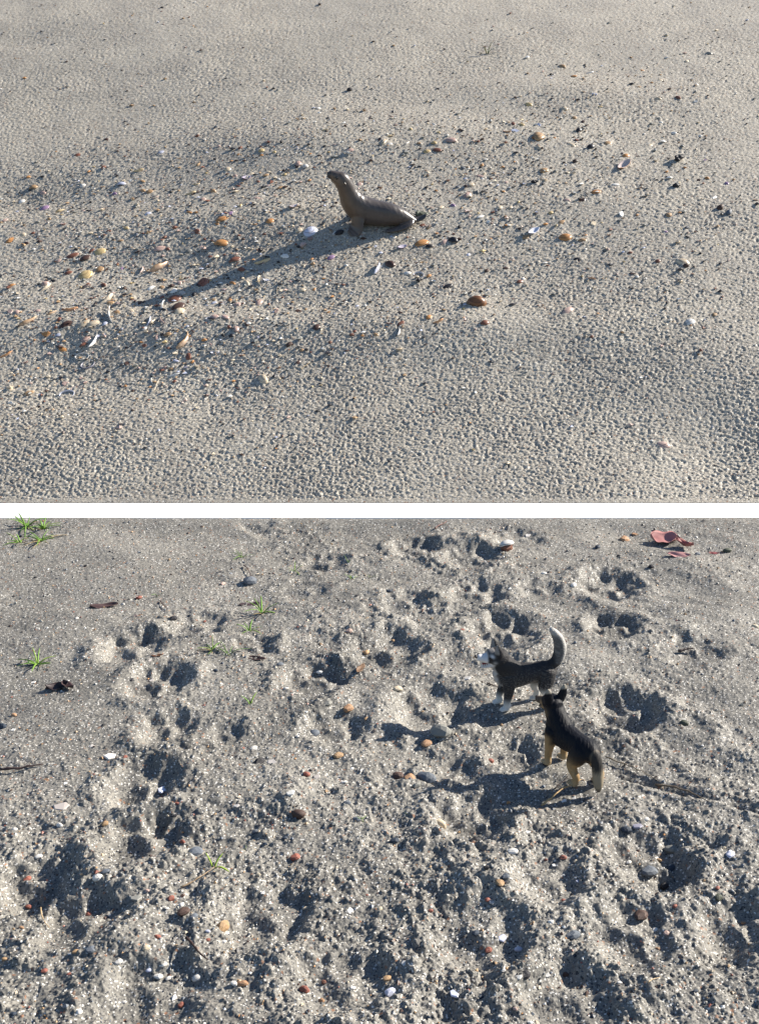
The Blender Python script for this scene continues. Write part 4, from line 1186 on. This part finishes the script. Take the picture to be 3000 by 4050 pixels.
def sea_lion():
    L = []
    L.append(loft([(86, 0, 105.5, 6.8, 7.4), (81, 0, 104, 8.4, 9.0), (74, 0, 100, 11.2, 12.4), (66, 0, 94.5, 13.8, 15.4), (59, 0, 82.5, 14, 15.8), (53.5, 0, 67, 16, 18), (45.5, 0, 50, 19.5, 23), (29, 0, 33, 22, 27), (5, 0, 25.5, 21, 25.5),
               (-24, 0, 21.5, 19.5, 22), (-44, 0, 16.5, 15.5, 17), (-59, 0, 11.5, 10.5, 11), (-70, 0, 7.5, 6, 6)], n=7, k=32))
    for s in (1, -1):
        L.append(loft([(36, s * 13, 30, 8, 12), (36, s * 21, 19, 5, 12.5), (38, s * 25, 10, 3.6, 13.5), (42, s * 28, 5, 2.8, 14.5), (47, s * 31, 3, 2.3, 12), (52, s * 34, 2.4, 1.8, 7)], hint=(.3, s * .5, 1) if False else (0.25, s * .6, .8), n=5))
    L.append(loft([(-66, 3, 9, 5, 5.5), (-63, 12, 9, 4, 5.5), (-50, 19, 7, 3, 6.5), (-33, 24, 4.5, 2.4, 6), (-18, 27, 3.2, 1.6, 3.4)], hint=(0, .4, 1), n=5))
    L.append(loft([(-68, -2, 8, 5, 5), (-77, -4, 8.5, 3.4, 6.5), (-86, -6, 11, 2.4, 6.5), (-93, -8, 15, 1.5, 4)], hint=(0.3, .2, 1), n=5))
    L.append(loft([(59, 13.4, 96, 1.4, 1.4), (56, 15.0, 93, .8, .8)], n=3, k=12)); L.append(loft([(59, -13.4, 96, 1.4, 1.4), (56, -15.0, 93, .8, .8)], n=3, k=12))
    me, co, nr = fuse('body', L, 0.9, 6)
    x, y, z = co.T
    c = np.tile(np.array([.066, .056, .053]), (len(co), 1))
    c = blend(c, smooth(-0.35, .55, nr[:, 0]) * smooth(8, 60, z + x * .4) * smooth(20, 45, x) * .75, (.155, .105, .062))
    c = blend(c, smooth(.0, -.8, nr[:, 2]) * smooth(28, 6, z) * .7, (.13, .095, .06))
    c = blend(c, smooth(82, 87, x), (.03, .026, .026))
    c = blend(c, np.exp(-((x - 84) / 3) ** 2 - ((z - 100) / .8) ** 2) * .9, (.03, .02, .018))
    c = blend(c, np.exp(-((x - 72) ** 2 + (z - 105) ** 2) / 14) * .6 * (np.abs(y) > 5), (.16, .125, .10))
    c = blend(c, smooth(14, 4, z) * smooth(24, 32, np.abs(y)) * smooth(50, 30, np.abs(x - 45)) * .4, (.12, .09, .07))
    for k in range(5):      # grooves between the toes of the flippers
        pass
    groove = np.sin((x * .8 + y * .9) * .9) * smooth(10, 5, z) * (np.abs(y) > 24)
    co = co + nr * (groove * 0.35)[:, None]
    co = co + nr * (0.18 * perlin(x / 6 + y / 9, z / 6, 300))[:, None]
    m = paint_mat('painted_rubber', 0.34, 0.5, 0.0001, (900, 900, 300))
    finish(me, co, c * (1 + .12 * fbm(x, z + y, 9, 2, 301))[:, None])
    root = bpy.data.objects.new('toy_sea_lion', None); COL.objects.link(root)
    z0 = float(up_h(np.array([LX]), np.array([LY]), False)[0])
    root.matrix_world = Matrix.Translation((LX, LY, z0 - 0.0022)) @ Matrix.Rotation(UPN, 4, 'X') @ Matrix.Rotation(math.pi, 4, 'Z') @ Matrix.Scale(.87, 4)
    root['label'] = 'grey brown toy sea lion with raised head sitting on the shell-strewn slope'; root['category'] = 'toy animal'
    add_obj('body', me, m, root)
    for s in (1, -1):
        e = ball('eye', (73.5, s * 10.4, 105.0), 2.9, M_EYE, root)
        e['label'] = 'dark glossy eye'
    ball('nose', (90.2, 0, 109.0), 2.0, M_NOSE, root, (.7, 1.2, .9))
sea_lion()

def fur(co, nr, amp, sx, sy, seed):
    x, y, z = co.T
    n = fbm(x * sx + 0.7 * y, z * sy + 0.6 * y, 1.0, 2, seed)
    return co + nr * (amp * n)[:, None], n

def husky():
    L = [loft([(-24, 0, 34.5, 6, 6.5), (-18, 0, 34, 8, 9.2), (-8, 0, 33.5, 8, 8.6), (3, 0, 32.5, 9, 10.8), (13, 0, 32, 9, 12.3), (20, 0, 34, 8, 11), (24.5, 0, 37.5, 6.5, 8)], k=28),
         loft([(11, 0, 34.5, 8.4, 10.5), (19, 0, 40.5, 9.2, 10.4), (24.5, 0, 46.5, 9.2, 9.2), (28, 0, 50.5, 7.3, 7)]),
         loft([(24, 0, 50, 8.8, 9.2), (29, 0, 51.8, 9.2, 9.0), (33.5, 0, 52.4, 8.0, 7.6), (36.6, 0, 51.8, 5.6, 5.0), (40.5, 0, 52, 4.2, 3.8), (44, 0, 52.6, 3.2, 3.0)]),
         loft([(31, 0, 46.5, 6, 4.2), (35.5, 0, 44.8, 4, 2.2), (39, 0, 43.8, 3.0, 1.5), (41.5, 0, 43.8, 2.2, 1.2)]),
         loft([(-21, 0, 39, 4.5, 4.2), (-27, 0, 42, 4.7, 4.8), (-30.2, 0, 48, 5.0, 5.4), (-31, 0, 56, 5.0, 5.6), (-29.2, 0, 64, 4.4, 4.9), (-25.5, 0, 70.5, 3.5, 3.8), (-22, 0, 75, 2.2, 2.3)])]
    for s in (1, -1):
        L.append(loft([(27.5, s * 5.8, 56, 3.4, 4.4), (28.0, s * 6.4, 60, 3.0, 3.8), (28.8, s * 6.6, 63.5, 2.2, 2.6), (29.4, s * 6.7, 66.3, 1.2, 1.3)], n=4, k=14))
        dx = 0 if s > 0 else 3.0
        L.append(loft([(17, s * 5, 34, 5, 8), (17, s * 6.2, 26, 4.5, 6.2), (17.5 + dx * .5, s * 6.6, 17, 3.4, 4.2), (18.5 + dx, s * 6.6, 9.5, 2.9, 3.4), (18.3 + dx, s * 6.6, 4, 2.9, 3.3)]))
        L.append(loft([(17.5 + dx, s * 6.6, 2.6, 2.5, 2.2), (20.5 + dx, s * 6.6, 2.4, 3.0, 2.2), (23.3 + dx, s * 6.6, 1.8, 2.6, 1.6)]))
        for q in (-1, 0, 1):
            L.append(loft([(21.5 + dx, s * 6.6 + q * 1.7, 1.9, 1.1, 1.5), (24.6 + dx - abs(q) * .6, s * 6.6 + q * 1.9, 1.2, .9, 1.0)], n=3, k=12))
        hx = 0 if s > 0 else 7.0
        L.append(loft([(-19, s * 4.5, 35, 5.5, 8), (-17.5, s * 6.4, 28, 5.2, 7.6), (-16 + hx * .5, s * 7, 21, 4.3, 6.0), (-18.5 + hx, s * 7.2, 14.5, 3.1, 3.9), (-21 + hx, s * 7.2, 10.5, 2.7, 3.2), (-20.5 + hx, s * 7.2, 4, 2.7, 3.0)]))
        L.append(loft([(-21 + hx, s * 7.2, 2.6, 2.4, 2.3), (-18 + hx, s * 7.2, 2.3, 2.9, 2.1), (-15.5 + hx, s * 7.2, 1.7, 2.5, 1.5)]))
    me, co, nr = fuse('body', L, 0.42, 3)
    x, y, z = co.T
    co2, n = fur(co, nr, 0.28, 0.55, 1.5, 400)
    legs = smooth(16, 8, z)
    amt = (1 - legs * .9) * (1 - smooth(30, 34, x))
    co = co + (co2 - co) * amt[:, None]
    c = np.tile(np.array([.032, .031, .033]), (len(co), 1))
    salt = np.clip(smooth(0.15, .5, n + .1), 0, 1)
    under = smooth(34, 24, z - 0.12 * x) * (x < 14) + .4
    under = under * smooth(43, 37, z)
    c = blend(c, salt * np.clip(under, 0, 1) * .85, (.19, .18, .165))
    c = blend(c, smooth(-.3, -.9, nr[:, 2]) * smooth(36, 25, z) * .8, (.30, .28, .26))
    front = smooth(.35, .8, nr[:, 0]) * smooth(18, 24, x) * smooth(45, 41, z) * smooth(16, 22, z) * (x < 31) * smooth(7, 4, np.abs(y))
    c = blend(c, front * .8, (.50, .49, .48))
    c = blend(c, smooth(15, 5, z) * (x > 5), (.62, .61, .58))
    c = blend(c, smooth(23, 15, z) * (x < 0), (.58, .56, .52))
    face = smooth(36.0, 38.0, x) * (z > 40)
    c = blend(c, face, (.66, .65, .65))
    c = blend(c, smooth(30, 33, x) * smooth(49.5, 47.5, z) * (z > 40), (.60, .58, .57))
    c = blend(c, np.exp(-((x - 33.8) / 1.8) ** 2 - ((z - 56.2) / 1.5) ** 2) * (np.abs(y) > 1.5) * 1.1, (.62, .61, .61))
    c = blend(c, np.exp(-((x - 35.2) / 1.7) ** 2 - ((z - 53.6) / 1.5) ** 2) * (np.abs(y) > 2.5) * 1.2, (.025, .02, .02))
    c = blend(c, np.exp(-((x - 31.5) / 1.8) ** 2 - ((z - 50.5) / 1.6) ** 2) * .8 * (np.abs(y) > 3), (.40, .38, .36))
    c = blend(c, smooth(57.5, 60, z) * smooth(26, 27, x) * .6 * (nr[:, 0] > .1), (.36, .34, .32))
    tail = smooth(-24, -28, x) * smooth(40, 44, z) + smooth(50, 56, z) * (x < -15)
    tail = np.clip(tail, 0, 1)
    c = blend(c, tail * (0.25 + .75 * smooth(0, .8, -nr[:, 0])) * (.5 + .5 * salt), (.62, .60, .57))
    c = blend(c, tail * smooth(66, 74, z) * .7, (.50, .48, .45))
    m = paint_mat('painted_husky_coat', 0.6, 0.10, 0.00012, (900, 900, 2600))
    finish(me, co, c)
    root = bpy.data.objects.new('toy_dog', None); COL.objects.link(root)
    z0 = float(low_h(np.array([HX + .02 - .04]), np.array([HY]))[0])
    root.matrix_world = Matrix.Translation((HX, HY, -0.0008)) @ Matrix.Rotation(math.pi + R(10), 4, 'Z') @ Matrix.Diagonal((.96, 1.05, .955, 1))
    root['label'] = 'black and white toy husky standing with raised curled tail and open mouth'; root['category'] = 'toy animal'
    add_obj('body', me, m, root)
    for s in (1, -1):
        ball('eye', (35.6, s * 6.0, 54.6), 0.75, M_EYE, root)
    ball('nose', (47.2, 0, 54.2), 1.7, M_NOSE, root, (.8, 1.1, .9))
    v, f = loft([(33, 0, 47.2, 2.4, .9), (37, 0, 46.9, 2.0, .6), (40.8, 0, 46.2, 1.5, .5)])
    tm = bpy.data.meshes.new('tongue'); tm.from_pydata((v * .001).tolist(), [], f); tm.polygons.foreach_set('use_smooth', [True] * len(tm.polygons)); add_obj('tongue', tm, M_RED, root)
    for s in (1, -1):
        for (tx, tz, h) in ((38.0, 46.6, 1.3), (39.8, 46.3, 1.2), (41.4, 46.1, 1.6)):
            v, f = loft([(tx, s * (2.3 - (tx - 38) * .12), tz - .8, .42, .42), (tx, s * (2.2 - (tx - 38) * .12), tz + h - .6, .12, .12)], hint=(0, 1, 0), n=2, k=8)
            tt = bpy.data.meshes.new('tooth'); tt.from_pydata((v * .001).tolist(), [], f); add_obj('tooth', tt, M_TOOTH, root)
husky()

def shepherd():
    L = [loft([(-21.5, 0, 26.5, 5.8, 7), (-16, 0, 27.3, 7.2, 8.2), (-5, 0, 27.2, 7.4, 8.5), (6, 0, 27, 7.9, 10), (14, 0, 28, 7.8, 10.5), (19, 0, 31.5, 6.6, 8.5)], k=28),
         loft([(12, 0, 30.5, 7.6, 9.5), (17.5, 0, 37, 6.8, 8.2), (21.5, 0, 42.5, 6.4, 6.8), (23.5, 0, 45.5, 5.8, 6)]),
         loft([(20.5, 0, 45, 5.8, 6), (25, 0, 46.3, 6.5, 6.1), (29, 0, 45.3, 5.4, 4.9), (32, 0, 43.8, 3.6, 3.4), (36, 0, 42.6, 3.0, 2.8), (39.5, 0, 41.8, 2.4, 2.4)]),
         loft([(28, 0, 41, 3.6, 2.4), (33, 0, 39, 2.4, 1.4), (36.5, 0, 38.0, 1.8, 1.0)]),
         loft([(-20, 0, 30, 4.2, 4.5), (-25, 0, 27, 3.7, 3.8), (-28, 0, 20, 3.5, 3.8), (-29.5, 0, 12, 3.4, 3.8), (-30.3, 0, 6.5, 2.8, 3.2), (-31, 0, 2.6, 1.4, 1.6)])]
    for s in (1, -1):
        L.append(loft([(21.5, s * 4.6, 49, 3.2, 3.2), (20.5, s * 5.6, 53.5, 3.2, 2.0), (20.2, s * 6.3, 57.5, 2.3, 1.2), (20.2, s * 6.6, 60.4, 1.0, .7)], hint=(0.3, 1, 0), n=4, k=14))
        L.append(loft([(14.5, s * 5, 29, 4.8, 6.5), (15, s * 6, 21, 3.8, 4.6), (15.7, s * 6.4, 13.5, 2.8, 3.0), (16.3, s * 6.4, 7.5, 2.4, 2.5), (16, s * 6.4, 3.5, 2.4, 2.6)]))
        L.append(loft([(15.5, s * 6.4, 2.3, 2.3, 2.0), (18.5, s * 6.4, 2.1, 2.8, 2.0), (21, s * 6.4, 1.6, 2.3, 1.4)]))
        hx = 3 if s > 0 else -3.0
        L.append(loft([(-16, s * 4, 28, 5.2, 7.8), (-13.5, s * 6.0, 22, 5.0, 6.8), (-13 + hx * .5, s * 7.2, 16, 3.8, 4.6), (-16.5 + hx, s * 7.6, 11.5, 2.8, 3.1), (-19.5 + hx, s * 7.6, 8.5, 2.4, 2.7), (-18.8 + hx, s * 7.6, 3.6, 2.4, 2.6)]))
        L.append(loft([(-19 + hx, s * 7.6, 2.4, 2.4, 2.1), (-16 + hx, s * 7.6, 2.2, 2.7, 2.0), (-13 + hx, s * 7.6, 1.6, 2.4, 1.4)]))
    me, co, nr = fuse('body', L, 0.42, 3)
    x, y, z = co.T
    co2, n = fur(co, nr, 0.2, 0.5, .6, 500)
    n2 = fbm(y * 1.6 + z * .3, x * .35, 1.0, 2, 510)
    black = smooth(17, 21, z + 1.6 * n2 - 0.04 * x)
    black *= smooth(0, 1, 1 - smooth(-20, -23, x) * .3)
    co = co + (co2 - co) * (0.25 + .75 * black)[:, None] + nr * (0.07 * n2 * black)[:, None]
    tan = np.array([.33, .215, .105])
    c = np.tile(tan, (len(co), 1)) * (1 + .10 * n)[:, None]
    c = blend(c, smooth(9, 3, z) * .5, (.40, .33, .22))
    thigh = np.exp(-((x + 13) / 7) ** 2 - ((z - 15) / 7) ** 2) * (np.abs(y) > 5)
    chest = smooth(9, 14, x) * smooth(29, 24, z) * (np.abs(y) > 4)
    black = np.maximum(black, smooth(20, 25, z + 1.2 * n2) * (x < -12))
    bl = np.clip(black * (1 - .9 * thigh) * (1 - .85 * chest), 0, 1)
    c = blend(c, bl, (.009, .010, .014))
    mid = smooth(2.2, 1.0, np.abs(y)) * (x < -20)
    tail = smooth(-24, -26.5, x)
    c = blend(c, tail, (.27, .225, .16)); c = blend(c, tail * smooth(15, 21, z + n2 * 2) * .95, (.02, .02, .022)); c = blend(c, tail * smooth(7, 3, z) * .8, (.07, .06, .05))
    face = smooth(25, 29, x) * smooth(48.5, 45.5, z) * (z > 36)
    c = blend(c, face, (.30, .20, .11)); c = blend(c, smooth(31, 34, x) * .85, (.045, .038, .035))
    c = blend(c, np.exp(-((x - 22) / 3) ** 2 - ((z - 40.5) / 3) ** 2) * (np.abs(y) > 4.6) * .5, (.30, .20, .11))
    c = blend(c, smooth(56.8, 58.6, z), (.30, .27, .22))
    m = paint_mat('painted_shepherd_coat', 0.55, 0.12, 0.0001, (500, 2200, 700))
    finish(me, co, c)
    root = bpy.data.objects.new('toy_dog', None); COL.objects.link(root)
    root.matrix_world = Matrix.Translation((SX, SY, -0.0008)) @ Matrix.Rotation(math.atan2(.86, -.51), 4, 'Z') @ Matrix.Diagonal((1.09, 1.25, 1.09, 1))
    root['label'] = 'black and tan toy shepherd dog with hanging tail seen from behind'; root['category'] = 'toy animal'
    add_obj('body', me, m, root)
    for s in (1, -1):
        ball('eye', (30.0, s * 3.9, 46.6), 0.75, M_EYE, root)
    ball('nose', (41.4, 0, 42.6), 1.25, M_NOSE, root, (.8, 1.1, .9))
shepherd()
